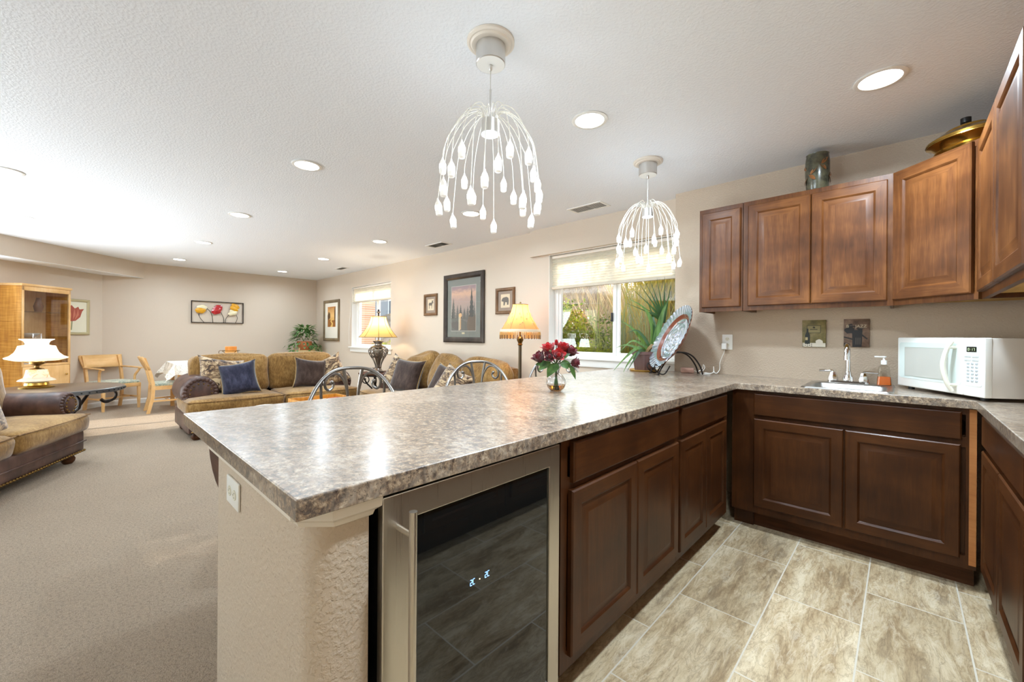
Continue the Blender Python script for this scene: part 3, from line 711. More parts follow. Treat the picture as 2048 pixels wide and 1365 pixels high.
# ------------------------------------------------------------------ sofas
def nails(name, pts, r, parent, mat=None):
    m = MB()
    for p in pts: m.ball(p, r, 6, 4)
    o = m.build(name, mat or M_ANTBRASS, parent, weld=False); o['kind'] = 'stuff'; return o
def sofa(label, loc, rz, W, D, nseat, nback, arm_r=0.19, arm_z=0.51, arm_y=0.32, seat_z=0.45, arm_in=None, back_h=0.90, loose=None, mseat=M_CHENILLE):
    """local x along the front, seat front at y=0, back at y=D"""
    t = thing('sofa', label, 'sofa', loc, rz)
    ai = arm_r if arm_in is None else arm_in       # arm centre from each end
    th = 0.17; zs0 = seat_z - th
    m = MB(); m.soft((W/2, D/2 + 0.02, (0.075 + zs0)/2 + 0.01), (W - 0.06, D - 0.04, zs0 - 0.055), 0.03, (0, 0.010, 0), 8)
    m.build('base', M_LEATHER, t)
    nails('nailhead_trim', [(0.07 + (W - 0.14) * i / 54, 0.028, 0.105) for i in range(55)], 0.011, t)
    m = MB(); m.tube([(0.04, 0.03, 0.19), (W*0.5, 0.026, 0.19), (W - 0.04, 0.03, 0.19)], 0.007, 6); m.build('seam_welt', M_LEATHER, t)
    # seat cushions with a T-shaped front
    x0 = 0.01; wd = (W - 0.02) / nseat
    for k in range(nseat):
        a, b = x0 + k*wd, x0 + (k+1)*wd
        m = MB()
        m.soft(((a+b)/2, 0.36, zs0 + th/2), (wd - 0.006, 0.72, th), 0.055, (0.0, 0.02, 0.03), 10, 0.004, k + nseat)
        c = m.build('seat_cushion', mseat, t)
        m = MB(); zt = seat_z - 0.018
        m.tube(spline([(a + 0.03, 0.60, zt), (a + 0.012, 0.30, zt), (a + 0.02, 0.04, zt), (a + 0.05, 0.012, zt), ((a+b)/2, -0.012, zt), (b - 0.05, 0.012, zt), (b - 0.02, 0.04, zt), (b - 0.012, 0.3, zt)], 6), 0.006, 6)
        m.build('piping', M_CHENILLE_B, c)
    # rolled arms
    for sg, cx in ((-1, ai), (1, W - ai)):
        m = MB(); prof = []
        for i in range(17):
            a = -0.55 * pi + 1.75 * pi * i / 16
            prof.append((cx - sg * -1 * 0 + arm_r * cos(a) * (1 if sg > 0 else -1), arm_z + arm_r * sin(a)))
        low = [(cx - sg * arm_r * 0.62, 0.12), (cx + sg * arm_r * 0.55, 0.12)]
        prof = prof + [low[0], low[1]]
        def sl(y, k): return [(cx + (p[0] - cx) * k, y, arm_z + (p[1] - arm_z) * (k if p[1] > 0.2 else 1)) for p in prof]
        rows = [sl(arm_y + 0.0, 0.86), sl(arm_y + 0.012, 0.95), sl(arm_y + 0.04, 1.0)] + [sl(arm_y + 0.04 + (D - 0.08 - arm_y) * j / 8, 1.0 + 0.012 * sin(j * 2.1)) for j in range(1, 9)]
        R = [[m.v(p) for p in r] for r in rows]
        for a_, b_ in zip(R, R[1:]):
            for i in range(len(prof)): m.f([a_[i], a_[(i+1) % len(prof)], b_[(i+1) % len(prof)], b_[i]])
        m.f(R[0][::-1]); m.f(R[-1])
        ao = m.build('arm', M_LEATHER, t, ang=50)
        m = MB(); m.lathe([(0.0001, 0.022), (arm_r * 0.45, 0.02), (arm_r * 0.62, 0.012), (arm_r * 0.66, 0)], 24, cap=False)
        for v_ in m.bm.verts: v_.co = Vector((cx + v_.co.x, arm_y - v_.co.z - 0.001, arm_z + v_.co.y))
        m.build('arm_panel', M_LEATHER, ao)
        # gathered leather round the roll
        m = MB()
        for i in range(22):
            a = -0.4*pi + 1.8 * pi * i / 21
            m.ball((cx + arm_r * 0.80 * cos(a), arm_y + 0.004, arm_z + arm_r * 0.80 * sin(a)), (arm_r * 0.13, 0.016, arm_r * 0.13), 8, 6)
        m.build('gathered_edge', M_LEATHER, ao, weld=False)['kind'] = 'stuff'
        nails('nailhead_trim', [(cx + arm_r * 0.55 * cos(a), arm_y - 0.018, arm_z + arm_r * 0.55 * sin(a)) for a in [-0.35*pi + 1.7*pi*i/11 for i in range(12)]], 0.010, ao)
    # back
    m = MB(); m.soft((W/2, D - 0.09, (0.12 + back_h - 0.06)/2), (W - 2*ai + 0.06, 0.17, back_h - 0.18), 0.06, (0, 0, 0.01), 8)
    m.build('back_frame', M_CHENILLE_B, t)
    if loose is None:
        bw = (W - 2*ai + 0.10) / nback
        for k in range(nback):
            m = MB(); m.soft((0, 0, 0), (bw - 0.01, 0.24, back_h - seat_z + 0.06), 0.09, (0.01, 0.05, 0.02), 12, 0.008, 5 + k)
            o = m.build('back_cushion', mseat, t); o.location = (ai - 0.05 + (k + 0.5)*bw, D - 0.25, (seat_z + back_h)/2 + 0.0); o.rotation_euler = (rad(-10), 0, 0)
    else:
        for k, (cx, cy_, cz, w_, h_, roll, yaw, mt) in enumerate(loose):
            m = MB(); m.soft((0, 0, 0), (w_, 0.22, h_), 0.11, (0.02, 0.06, 0.03), 12, 0.012, 9 + k)
            o = m.build('back_cushion', mt, t); o.location = (cx, cy_, cz); o.rotation_euler = (rad(-14), rad(roll), rad(yaw))
    for x in (0.12, W - 0.12):
        for y in (0.12, D - 0.12):
            m = MB(); m.lathe([(0.03, 0), (0.045, 0.02), (0.05, 0.045), (0.035, 0.075), (0.04, 0.085)], 16, (x, y, 0)); m.build('bun_foot', M_IRON if False else M_TOE, t)
    return t
sofa('gold and brown leather sofa standing before the far wall with four pillows', (-5.68, 0.80, 0), rad(90), 2.03, 1.02, 2, 2)
sofa('gold sofa along the window wall under the wildlife pictures', (-5.40, 2.62, 0), 0, 2.30, 0.98, 2, 3,
     loose=[(0.58, 0.66, 0.68, 0.66, 0.54, -10, 4, M_CHENILLE), (1.20, 0.62, 0.66, 0.64, 0.54, 14, -6, M_CHENILLE), (1.84, 0.66, 0.67, 0.74, 0.50, 5, 2, M_CHENILLE)])
sofa('brown leather and gold sofa cut by the left edge of the photo', (-3.89, -0.70, 0), rad(155.4), 1.9, 0.95, 2, 2, arm_r=0.125, arm_z=0.53, arm_y=0.16, arm_in=0.03)

# ------------------------------------------------------------------ throw pillows
def pillow(label, mat, loc, rot, w=0.46, h=0.46, t=0.17, cord=True, group=None):
    r = thing('throw_pillow', label, 'pillow', loc, 0); r.rotation_euler = rot
    m = MB(); m.pillow(w, h, t, 16); m.build('pillow_cover', mat, r, ang=70)
    if cord:
        m = MB(); n = 16; pts = []
        f = lambda x, z: (x * (1 - 0.09 * (1 - z*z) * abs(x)) * (1 + 0.06 * (x*x*z*z)**2) * w/2, 0, z * (1 - 0.09 * (1 - x*x) * abs(z)) * (1 + 0.06 * (x*x*z*z)**2) * h/2)
        for k in range(4):
            for i in range(n):
                q = -1 + 2*i/n
                pts.append(f(*[(q, -1), (1, q), (-q, 1), (-1, -q)][k]))
        m.tube(pts, 0.006, 6, closed=True); m.build('cord_edge', M_CORD, r)
    return r
R3 = lambda x, y, z: (rad(x), rad(y), rad(z))
pillow('brown leaf patterned pillow in the left corner of the far sofa', M_TAPESTRY, (-6.16, 1.22, 0.68), R3(-20, 10, 100), 0.50, 0.46, 0.2, False)
pillow('navy blue velvet pillow leaning at the left end of the far sofa', M_NAVY, (-5.98, 1.37, 0.65), R3(-22, -10, 76), 0.40, 0.42)
pillow('dark brown velvet pillow at the right end of the far sofa', M_CHOC, (-6.08, 2.26, 0.65), R3(-18, 8, 84), 0.42, 0.42)
pillow('brown leaf patterned pillow in the right corner of the far sofa', M_TAPESTRY, (-6.10, 2.52, 0.66), R3(-22, -24, 66), 0.46, 0.44, 0.18, False)
pillow('brown patterned pillow in the left corner of the window wall sofa', M_TAPESTRY, (-5.02, 3.06, 0.66), R3(-18, 20, 18), 0.48, 0.44, 0.2, False)
pillow('large chocolate velvet pillow on the window wall sofa left of the gold cushions', M_CHOC, (-4.74, 2.98, 0.66), R3(-20, 3, 12), 0.50, 0.46)
pillow('dark pillow with light cord tucked behind the patterned pillow on the right', M_CHOC, (-3.92, 2.98, 0.64), R3(-24, 12, 6), 0.42, 0.40)
pillow('brown patterned pillow on the right half of the window wall sofa', M_TAPESTRY, (-3.66, 2.88, 0.63), R3(-28, 18, 4), 0.44, 0.42, 0.17, False)
pillow('brown patterned pillow at the left edge of the photo on the near sofa', M_TAPESTRY, (-4.98, -0.52, 0.60), R3(-24, 22, 160), 0.44, 0.42, 0.17, False)

# ------------------------------------------------------------------ ottoman table with tray
t = thing('coffee_table', 'low table under a white plush cover in front of the far sofa', 'coffee table', (-4.62, 1.78, 0))
m = MB(); m.box(-0.36, 0.36, -0.55, 0.55, 0.40, 0.425, 0.006); m.build('tabletop', M_BASE_Y, t)
for sx in (-1, 1):
    for sy in (-1, 1):
        m = MB(); m.lathe([(0.022, 0), (0.03, 0.15), (0.024, 0.3), (0.036, 0.40)], 12, (sx*0.30, sy*0.48, 0)); m.build('leg', M_BASE, t)
M_PLUSH = fabric('white_plush', srgb(214, 206, 190), srgb(232, 226, 214), srgb(244, 240, 232), 90, 0.95, 0.6)
m = MB()
def plush(u, v):
    x, y = -0.41 + 0.82*u, -0.60 + 1.20*v
    e = max(abs(x)/0.41, abs(y)/0.60); d = max(0, (e - 0.86)/0.14)
    return (x*(1 - 0.03*d), y*(1 - 0.03*d), 0.432 + 0.006*sin(23*x)*sin(19*y) - 0.10*d**1.5 + 0.012*sin(40*(x+y))*d)
m.grid(plush, 24, 32); pc = m.build('plush_cover', M_PLUSH, None); pc.location = (-4.62, 1.78, 0)
md = pc.modifiers.new('thick', 'SOLIDIFY'); md.thickness = 0.012; md.offset = 1
tag(pc, 'white plush cover draped over the low table', 'table cover')
t = thing('wooden_tray', 'light wooden serving tray on the white plush cover', 'tray', (-4.72, 1.86, 0.452), rad(4))
m = MB(); m.box(-0.17, 0.17, -0.27, 0.27, 0, 0.008); m.build('tray_bottom', M_OAK_Y, t)
m = MB()
for a in ((-0.175, -0.163, -0.275, 0.275), (0.163, 0.175, -0.275, 0.275), (-0.175, 0.175, -0.275, -0.263), (-0.175, 0.175, 0.263, 0.275)): m.box(a[0], a[1], a[2], a[3], 0, 0.05, 0.003)
m.build('tray_rim', M_CURLY, t)
m = MB(); m.box(-0.07, 0.07, -0.11, 0.11, 0, 0.008, 0.002)
b = m.build('magazine', plain('magazine_cover', srgb(150, 118, 96), 0.4)); place(b, (-4.70, 1.78, 0.461), 0.4); tag(b, 'thin brown magazine lying in the wooden tray', 'magazine')
m = MB(); m.box(-0.05, 0.05, -0.07, 0.07, 0, 0.02, 0.003)
b = m.build('book', plain('red_cover', srgb(150, 54, 36), 0.5)); place(b, (-4.72, 2.02, 0.461), 0.2); tag(b, 'small red book lying in the wooden tray', 'book')

# ------------------------------------------------------------------ corner end table and lamp
def scroll(c, r0, turns, n=26, start=0.0, sgn=1):
    return [(c[0] + r0*(1 - 0.78*i/n)*cos(start + sgn*turns*2*pi*i/n), 0, c[1] + r0*(1 - 0.78*i/n)*sin(start + sgn*turns*2*pi*i/n)) for i in range(n+1)]
t = thing('iron_end_table', 'dark iron end table with scrolled legs between the two sofas', 'end table', (-5.90, 3.22, 0))
m = MB(); m.lathe([(0.0001, 0.60), (0.30, 0.60), (0.31, 0.607), (0.31, 0.618), (0.30, 0.625), (0.0001, 0.625)], 32, cap=False); m.build('tabletop', M_TOE, t)
m = MB(); m.lathe([(0.285, 0.58), (0.30, 0.58), (0.30, 0.60), (0.285, 0.60), (0.285, 0.58)], 32, cap=False); m.build('rim_band', M_IRON, t)
for k in range(4):
    m = MB(); a = pi/4 + k*pi/2; m.M = Matrix.Rotation(a, 4, 'Z')
    m.tube(spline([(0.26, 0, 0.59), (0.20, 0, 0.46), (0.10, 0, 0.34), (0.14, 0, 0.18), (0.26, 0, 0.04), (0.29, 0, 0.012)], 6), 0.012, 8)
    m.tube(scroll((0.22, 0.50), 0.075, 1.2, 24, 1.2), 0.008, 6); m.build('leg', M_IRON, t)
t = thing('glass_box', 'small glass box on the iron end table', 'box', (-5.73, 3.02, 0.626), 0.3)
m = MB(); m.box(-0.06, 0.06, -0.045, 0.045, 0, 0.012); m.build('box_base', M_PEWTER, t)
m = MB(); m.box(-0.06, 0.06, -0.045, 0.045, 0.012, 0.09, 0.003); m.build('box_glass', M_GLASS, t)

def shade_mat(name, c, inner, w=0.5):
    m = Mat(name); n = m.noise(m.tc((1, 1, 1)), 60, 2)
    m.color(m.mix(n, c, tuple(q * 0.92 for q in c[:3]) + (1,))).set(rough=0.8, spec=0.1); m.through(inner, w); return m.m
M_SHADE = shade_mat('honey_silk_shade', srgb(226, 194, 130), srgb(236, 196, 122), 0.5)
def bell(r0, r1, h, p=1.7, n=14):
    return [(r1 + (r0 - r1) * (1 - i/n)**p, h * i / n) for i in range(n+1)]
def panel_ribs(prof, z, k, r, name, mat, parent, off=0.0):
    for i in range(k):
        a = off + 2*pi*i/k; m = MB()
        m.tube([(q[0]*1.004*cos(a), q[0]*1.004*sin(a), z + q[1]) for q in prof], r, 5); m.build(name, mat, parent)
t = thing('table_lamp', 'lit table lamp with bell shade and pierced silver urn base on the corner end table', 'lamp', (-5.94, 3.22, 0.626))
m = MB(); m.lathe([(0.0001, 0), (0.085, 0), (0.09, 0.015), (0.06, 0.03), (0.045, 0.06), (0.05, 0.075)], 28, cap=False); m.build('lamp_foot', M_PEWTER, t)
m = MB()
urn = [(0.045, 0.07), (0.05, 0.12), (0.085, 0.20), (0.135, 0.28), (0.148, 0.33), (0.135, 0.365), (0.10, 0.385)]
def ur(z):
    for (r0, z0), (r1, z1) in zip(urn, urn[1:]):
        if z0 <= z <= z1: return r0 + (r1 - r0)*(z - z0)/(z1 - z0)
    return urn[-1][0]
for k in range(14):
    a = 2*pi*k/14
    m.tube(spline([(r*cos(a), r*sin(a), z) for r, z in urn], 4), 0.005, 5)
    for zc in (0.24, 0.295, 0.345):
        for sg in (-1, 1):
            m.tube([(ur(z)*cos(a + w_), ur(z)*sin(a + w_), z) for z, w_ in ((zc - 0.022, 0.02*sg), (zc - 0.01, 0.16*sg), (zc + 0.006, 0.20*sg), (zc + 0.02, 0.10*sg))], 0.004, 5)
m.build('pierced_urn', M_PEWTER, t)
m = MB(); m.lathe([(r*0.55, z) for r, z in urn], 20, cap=False); m.build('urn_core', plain('dark_pewter', srgb(150, 138, 122), 0.4, metal=0.8), t)
m = MB(); m.lathe([(0.10, 0.382), (0.125, 0.39), (0.10, 0.40), (0.055, 0.42), (0.05, 0.44), (0.075, 0.47), (0.085, 0.485), (0.03, 0.49), (0.016, 0.50), (0.016, 0.60)], 24); m.build('lamp_neck', M_PEWTER, t)
pr = bell(0.285, 0.115, 0.32, 1.75)
m = MB(); m.lathe([(r, z + 0.545) for r, z in pr], 36, cap=False); sh = m.build('lamp_shade', M_SHADE, t)
panel_ribs(pr, 0.545, 8, 0.0035, 'shade_seam', M_ANTBRASS, sh, 0.3)
for z, r in ((0.545, 0.286), (0.865, 0.116)):
    m = MB(); m.tube([(r*cos(2*pi*i/36), r*sin(2*pi*i/36), z) for i in range(36)], 0.005, 6, closed=True); m.build('shade_trim', M_CORD, sh)
m = MB(); m.tube([(0, 0, 0.60), (0, 0, 0.905)], 0.004, 8); m.tube([(-0.115, 0, 0.86), (0.115, 0, 0.86)], 0.003, 6)
m.lathe([(0.006, 0.87), (0.016, 0.885), (0.010, 0.90), (0.016, 0.925), (0.034, 0.94), (0.012, 0.95), (0.014, 0.97), (0.0001, 0.985)], 12); m.build('finial', M_IRON, t)
m = MB(); m.ball((0, 0, 0.66), (0.03, 0.03, 0.045)); m.build('bulb', emitter('warm_bulb', (1, 0.72, 0.38, 1), 14), t)
add_light('bulb_light', 'POINT', (0, 0, 0.74), 11, (1.0, 0.84, 0.62), t, shadow_soft_size=0.04)

# floor lamp with fringe
t = thing('floor_lamp', 'lit floor lamp with amber fringed shade beside the large window', 'lamp', (-2.965, 3.25, 0))
m = MB(); m.lathe([(0.0001, 0), (0.14, 0), (0.145, 0.012), (0.12, 0.03), (0.06, 0.05), (0.03, 0.09), (0.026, 0.12)], 28, cap=False); m.build('lamp_foot', M_ANTBRASS, t)
m = MB(); m.tube([(0, 0, 0.1), (0, 0, 1.12)], 0.018, 16); m.build('pole', plain('bronze_pole', srgb(92, 78, 60), 0.4, metal=0.8), t)
m = MB(); m.lathe([(0.018, 1.10), (0.028, 1.11), (0.020, 1.125), (0.026, 1.14), (0.036, 1.16), (0.036, 1.18), (0.016, 1.20), (0.012, 1.52), (0.0001, 1.535)], 20); m.build('socket', M_ANTBRASS, t)
M_SHADE2 = shade_mat('amber_embroidered_shade', srgb(214, 160, 112), srgb(238, 176, 108), 0.45)
nt = M_SHADE2.node_tree
pr = bell(0.212, 0.083, 0.275, 1.5)
m = MB(); m.lathe([(r * (1 - 0.0), z + 1.262) for r, z in pr], 40, cap=False); sh = m.build('lamp_shade', M_SHADE2, t)
panel_ribs(pr, 1.262, 8, 0.0022, 'shade_seam', M_CORD, sh, 0.2)
m = MB(); rnd = random.Random(3)
for k in range(8):
    for (q, a_off) in ((3, 0.15), (6, -0.12), (9, 0.1), (4, 0.30), (7, 0.22)):
        a = 0.2 + 2*pi*(k + 0.5)/8 + a_off; r_, z_ = pr[q]
        for j in range(6):
            aa = 2*pi*j/6; m.ball((r_*1.006*cos(a + 0.05*cos(aa)), r_*1.006*sin(a + 0.05*cos(aa)), 1.262 + z_ + 0.010*sin(aa)), 0.0045, 5, 3)
e_ = m.build('embroidery', plain('pale_embroidery', srgb(240, 206, 160), 0.7), sh, weld=False); e_['kind'] = 'stuff'
m = MB(); m.lathe([(0.213, 1.245), (0.216, 1.262), (0.212, 1.275)], 40, cap=False); m.build('shade_band', plain('pale_braid', srgb(232, 214, 186), 0.7), sh)
m = MB()
for k in range(72):
    a = 2*pi*k/72; r_ = 0.214
    m.tube([(r_*cos(a), r_*sin(a), 1.248), (r_*1.01*cos(a), r_*1.01*sin(a), 1.225), (r_*cos(a), r_*sin(a), 1.178)], [0.003, 0.0055, 0.0045], 5)
fr = m.build('fringe', plain('gold_tassel', srgb(196, 150, 84), 0.6), sh, weld=False); fr['kind'] = 'stuff'
m = MB()
for k in range(36):
    a = 2*pi*(k + 0.5)/36; m.tube([(0.217*cos(a), 0.217*sin(a), 1.215), (0.217*cos(a), 0.217*sin(a), 1.172)], [0.005, 0.004], 5)
fr = m.build('dark_tassels', plain('brown_tassel', srgb(104, 66, 34), 0.6), sh, weld=False); fr['kind'] = 'stuff'
m = MB(); m.lathe([(0.083, 1.535), (0.086, 1.542), (0.02, 1.55), (0.008, 1.555), (0.012, 1.565), (0.0001, 1.572)], 24); m.build('shade_cap', M_CORD, t)
m = MB(); m.ball((0, 0, 1.37), (0.03, 0.03, 0.045)); m.build('bulb', emitter('amber_bulb', (1, 0.68, 0.32, 1), 14), t)
add_light('bulb_light', 'POINT', (0, 0, 1.43), 8, (1.0, 0.80, 0.55), t, shadow_soft_size=0.04)

# ------------------------------------------------------------------ nailhead table and old glass lamp
t = thing('nailhead_table', 'round dark table with studded metal rim and iron scrolls behind the near sofa', 'end table', (-6.74, -0.17, 0))
m = MB(); m.lathe([(0.0001, 0.575), (0.53, 0.575), (0.545, 0.583), (0.545, 0.592), (0.53, 0.60), (0.0001, 0.60)], 48, cap=False); m.build('tabletop', plain('worn_dark_top', srgb(96, 78, 62), 0.35), t)
m = MB(); m.lathe([(0.546, 0.548), (0.55, 0.55), (0.55, 0.590), (0.546, 0.592)], 48, cap=False); m.build('metal_rim', plain('dull_steel_band', srgb(120, 124, 128), 0.35, metal=0.9), t)
nails('nailhead_trim', [(0.552*cos(2*pi*k/54), 0.552*sin(2*pi*k/54), 0.570) for k in range(54)], 0.009, t, M_BLACK)
for k in range(4):
    m = MB(); m.M = Matrix.Rotation(rad(20) + k*pi/2, 4, 'Z')
    m.tube(spline([(0.30, 0, 0.55), (0.40, 0, 0.54), (0.50, 0, 0.50), (0.50, 0, 0.42), (0.42, 0, 0.385), (0.37, 0, 0.42)], 8), [0.016]*12 + [0.014]*18 + [0.018]*11, 8)
    m.tube(spline([(0.30, 0, 0.57), (0.20, 0, 0.40), (0.10, 0, 0.22), (0.14, 0, 0.08), (0.20, 0, 0.014)], 8), 0.016, 8)
    m.build('leg', M_IRON, t)
M_MILK = Mat('painted_milk_glass'); v_ = M_MILK.tc()
fl = M_MILK.noise(v_, 13, 3, 0.6, 1.2); bandz = M_MILK.n('ShaderNodeSeparateXYZ'); M_MILK.l(v_, bandz.inputs[0])
flower = M_MILK.ramp(fl, [(0.50, srgb(250, 240, 222)), (0.56, srgb(240, 178, 96)), (0.62, srgb(206, 118, 74)), (0.70, srgb(236, 198, 120))])
M_MILK.color(flower).set(rough=0.25, spec=0.4); M_MILK.through(srgb(255, 244, 224), 0.5); M_MILK = M_MILK.m
M_MILK0 = Mat('milk_glass').color(srgb(250, 242, 228)).set(rough=0.25, spec=0.4).through(srgb(255, 242, 218), 0.5).m
t = thing('hurricane_lamp', 'lit old fashioned lamp with painted milk glass shade on the studded table', 'lamp', (-6.88, -0.32, 0.601))
m = MB(); m.lathe([(0.0001, 0), (0.135, 0), (0.14, 0.012), (0.115, 0.022), (0.095, 0.03), (0.09, 0.055), (0.075, 0.06)], 32, cap=False); m.build('brass_foot', M_BRASS, t)
m = MB(); m.lathe([(0.07, 0.06), (0.10, 0.066), (0.145, 0.078), (0.135, 0.09), (0.10, 0.11)], 36); m.build('font_skirt', M_MILK0, t)
m = MB(); m.lathe([(0.10, 0.11), (0.09, 0.14), (0.083, 0.18), (0.08, 0.196), (0.06, 0.20)], 36); m.build('font', M_MILK, t)
m = MB(); m.lathe([(0.062, 0.198), (0.05, 0.21), (0.02, 0.22), (0.018, 0.24), (0.035, 0.248), (0.058, 0.262), (0.06, 0.285), (0.05, 0.292)], 28); m.build('burner', M_ANTBRASS, t)
m = MB(); m.tube([(0.145*cos(2*pi*i/30), 0.145*sin(2*pi*i/30), 0.298) for i in range(30)], 0.005, 6, closed=True)
for k in range(3):
    a = 2*pi*k/3 + 0.5; m.tube([(0.05*cos(a), 0.05*sin(a), 0.27), (0.145*cos(a), 0.145*sin(a), 0.298)], 0.004, 6)
m.build('shade_holder', M_BRASS, t)
sp = [(0.165, 0.296), (0.232, 0.318), (0.238, 0.33), (0.20, 0.348), (0.165, 0.385)]
sp2 = [(0.165, 0.385), (0.15, 0.42), (0.142, 0.45), (0.138, 0.458)]; sp3 = [(0.138, 0.458), (0.09, 0.468), (0.088, 0.485), (0.10, 0.51), (0.13, 0.528), (0.128, 0.534)]
m = MB(); m.lathe(sp, 40, cap=False); m.build('lamp_shade', M_MILK0, t)
m = MB(); m.lathe(sp2, 40, cap=False); m.build('painted_band', M_MILK, t)
m = MB(); m.lathe(sp3, 40, cap=False, mod=lambda a, i: 1 + (0.03*sin(12*a) if i > 3 else 0)); m.build('ruffled_crown', M_MILK0, t)
m = MB(); m.lathe([(0.038, 0.30), (0.04, 0.36), (0.034, 0.44), (0.034, 0.585), (0.036, 0.59)], 20, cap=False)
ch = m.build('glass_chimney', M_PANE_DIM, t)
m = MB(); m.ball((0, 0, 0.37), (0.022, 0.022, 0.035)); m.build('bulb', emitter('lamp_bulb', (1, 0.80, 0.52, 1), 14), t)
add_light('bulb_light', 'POINT', (0, 0, 0.40), 1.6, (1.0, 0.86, 0.66), t, shadow_soft_size=0.04)
add_light('font_light', 'POINT', (0, 0, 0.15), 0.2, (1.0, 0.86, 0.66), t, shadow_soft_size=0.03)

# ------------------------------------------------------------------ china cabinet
c0 = diag(0.845, 0.02)
t = thing('china_cabinet', 'honey maple china cabinet with glass door against the diagonal wall', 'cabinet', (c0.x, c0.y, 0), rad(-45))
# local x runs along the wall away from the corner, local y points into the room
CW, CDp, CH_ = 0.60, 0.335, 1.845
m = MB(); m.box(0, 0.022, 0, CDp, 0.06, CH_ - 0.03); m.box(CW - 0.022, CW, 0, CDp, 0.06, CH_ - 0.03); m.build('side_panel', M_CURLY, t, smooth=False)
m = MB(); m.box(0.02, CW - 0.02, 0, 0.012, 0.06, CH_ - 0.03); m.build('back_panel', M_OAK, t, smooth=False)
m = MB(); m.box(-0.012, CW + 0.012, 0, CDp + 0.014, CH_ - 0.03, CH_, 0.004); m.build('cornice', M_OAK_X, t)
m = MB(); m.box(0.01, CW - 0.01, 0.02, CDp - 0.02, 0, 0.06); m.build('plinth', M_OAK_X, t)
m = MB(); m.box(0.02, CW - 0.02, 0.01, CDp - 0.02, 0.75, 0.775); m.box(0.02, CW - 0.02, 0.01, CDp - 0.02, 0.06, 0.08); m.build('deck', M_OAK_X, t, smooth=False)
m = MB()
for a in ((0, 0.025, 0.77, CH_ - 0.03), (CW - 0.025, CW, 0.77, CH_ - 0.03), (0, CW, CH_ - 0.09, CH_ - 0.03), (0, CW, 0.755, 0.785)): m.box(a[0], a[1], CDp - 0.018, CDp + 0.004, a[2], a[3], 0.002)
dr = m.build('glass_door_frame', M_OAK, t)
m = MB(); m.box(0.02, CW - 0.02, CDp - 0.010, CDp - 0.006, 0.78, CH_ - 0.08); m.build('door_pane', M_PANE_DIM, dr)
m = MB(); m.box(0.012, CW - 0.012, CDp - 0.016, CDp + 0.004, 0.085, 0.752, 0.003); lo = m.build('lower_door', M_OAK, t)
m = MB(); m.ball((0.06, CDp + 0.016, 0.62), 0.012); m.build('knob', M_BRASS, lo)
for z in (1.14, 1.48):
    m = MB(); m.box(0.024, CW - 0.024, 0.02, CDp - 0.03, z, z + 0.006); m.build('glass_shelf', M_PANE_DIM, t)
def cab(x, y, z): q = c0 + s45 * x + n45 * y; return (q.x, q.y, z)
M_CUP = plain('brown_stoneware', srgb(120, 72, 40), 0.35); M_PORC = plain('white_porcelain', srgb(232, 228, 218), 0.25)
m = MB(); m.lathe([(0.0001, 0), (0.05, 0), (0.075, 0.05), (0.06, 0.13), (0.03, 0.16), (0.04, 0.19)], 20, cap=False); o = place(m.build('pitcher', M_CUP), cab(0.22, 0.15, 0.776)); tag(o, 'brown stoneware pitcher on the bottom shelf of the china cabinet', 'pitcher')
m = MB(); m.lathe([(0.0001, 0), (0.04, 0), (0.09, 0.03), (0.10, 0.05)], 24, cap=False); o = place(m.build('bowl', M_PORC), cab(0.36, 0.16, 1.147)); tag(o, 'white bowl on the middle shelf of the china cabinet', 'bowl')
m = MB(); m.lathe([(0.0001, 0), (0.035, 0), (0.05, 0.08), (0.03, 0.15), (0.022, 0.20)], 20, cap=False); o = place(m.build('vase', M_CUP), cab(0.24, 0.15, 1.487)); tag(o, 'small brown vase on the top shelf of the china cabinet', 'vase')
m = MB(); m.lathe([(0.0001, 0), (0.05, 0), (0.055, 0.05), (0.06, 0.09)], 20, cap=False); o = place(m.build('teacup', M_PORC), cab(0.40, 0.15, 0.776)); tag(o, 'white teacup on the bottom shelf of the china cabinet', 'cup')

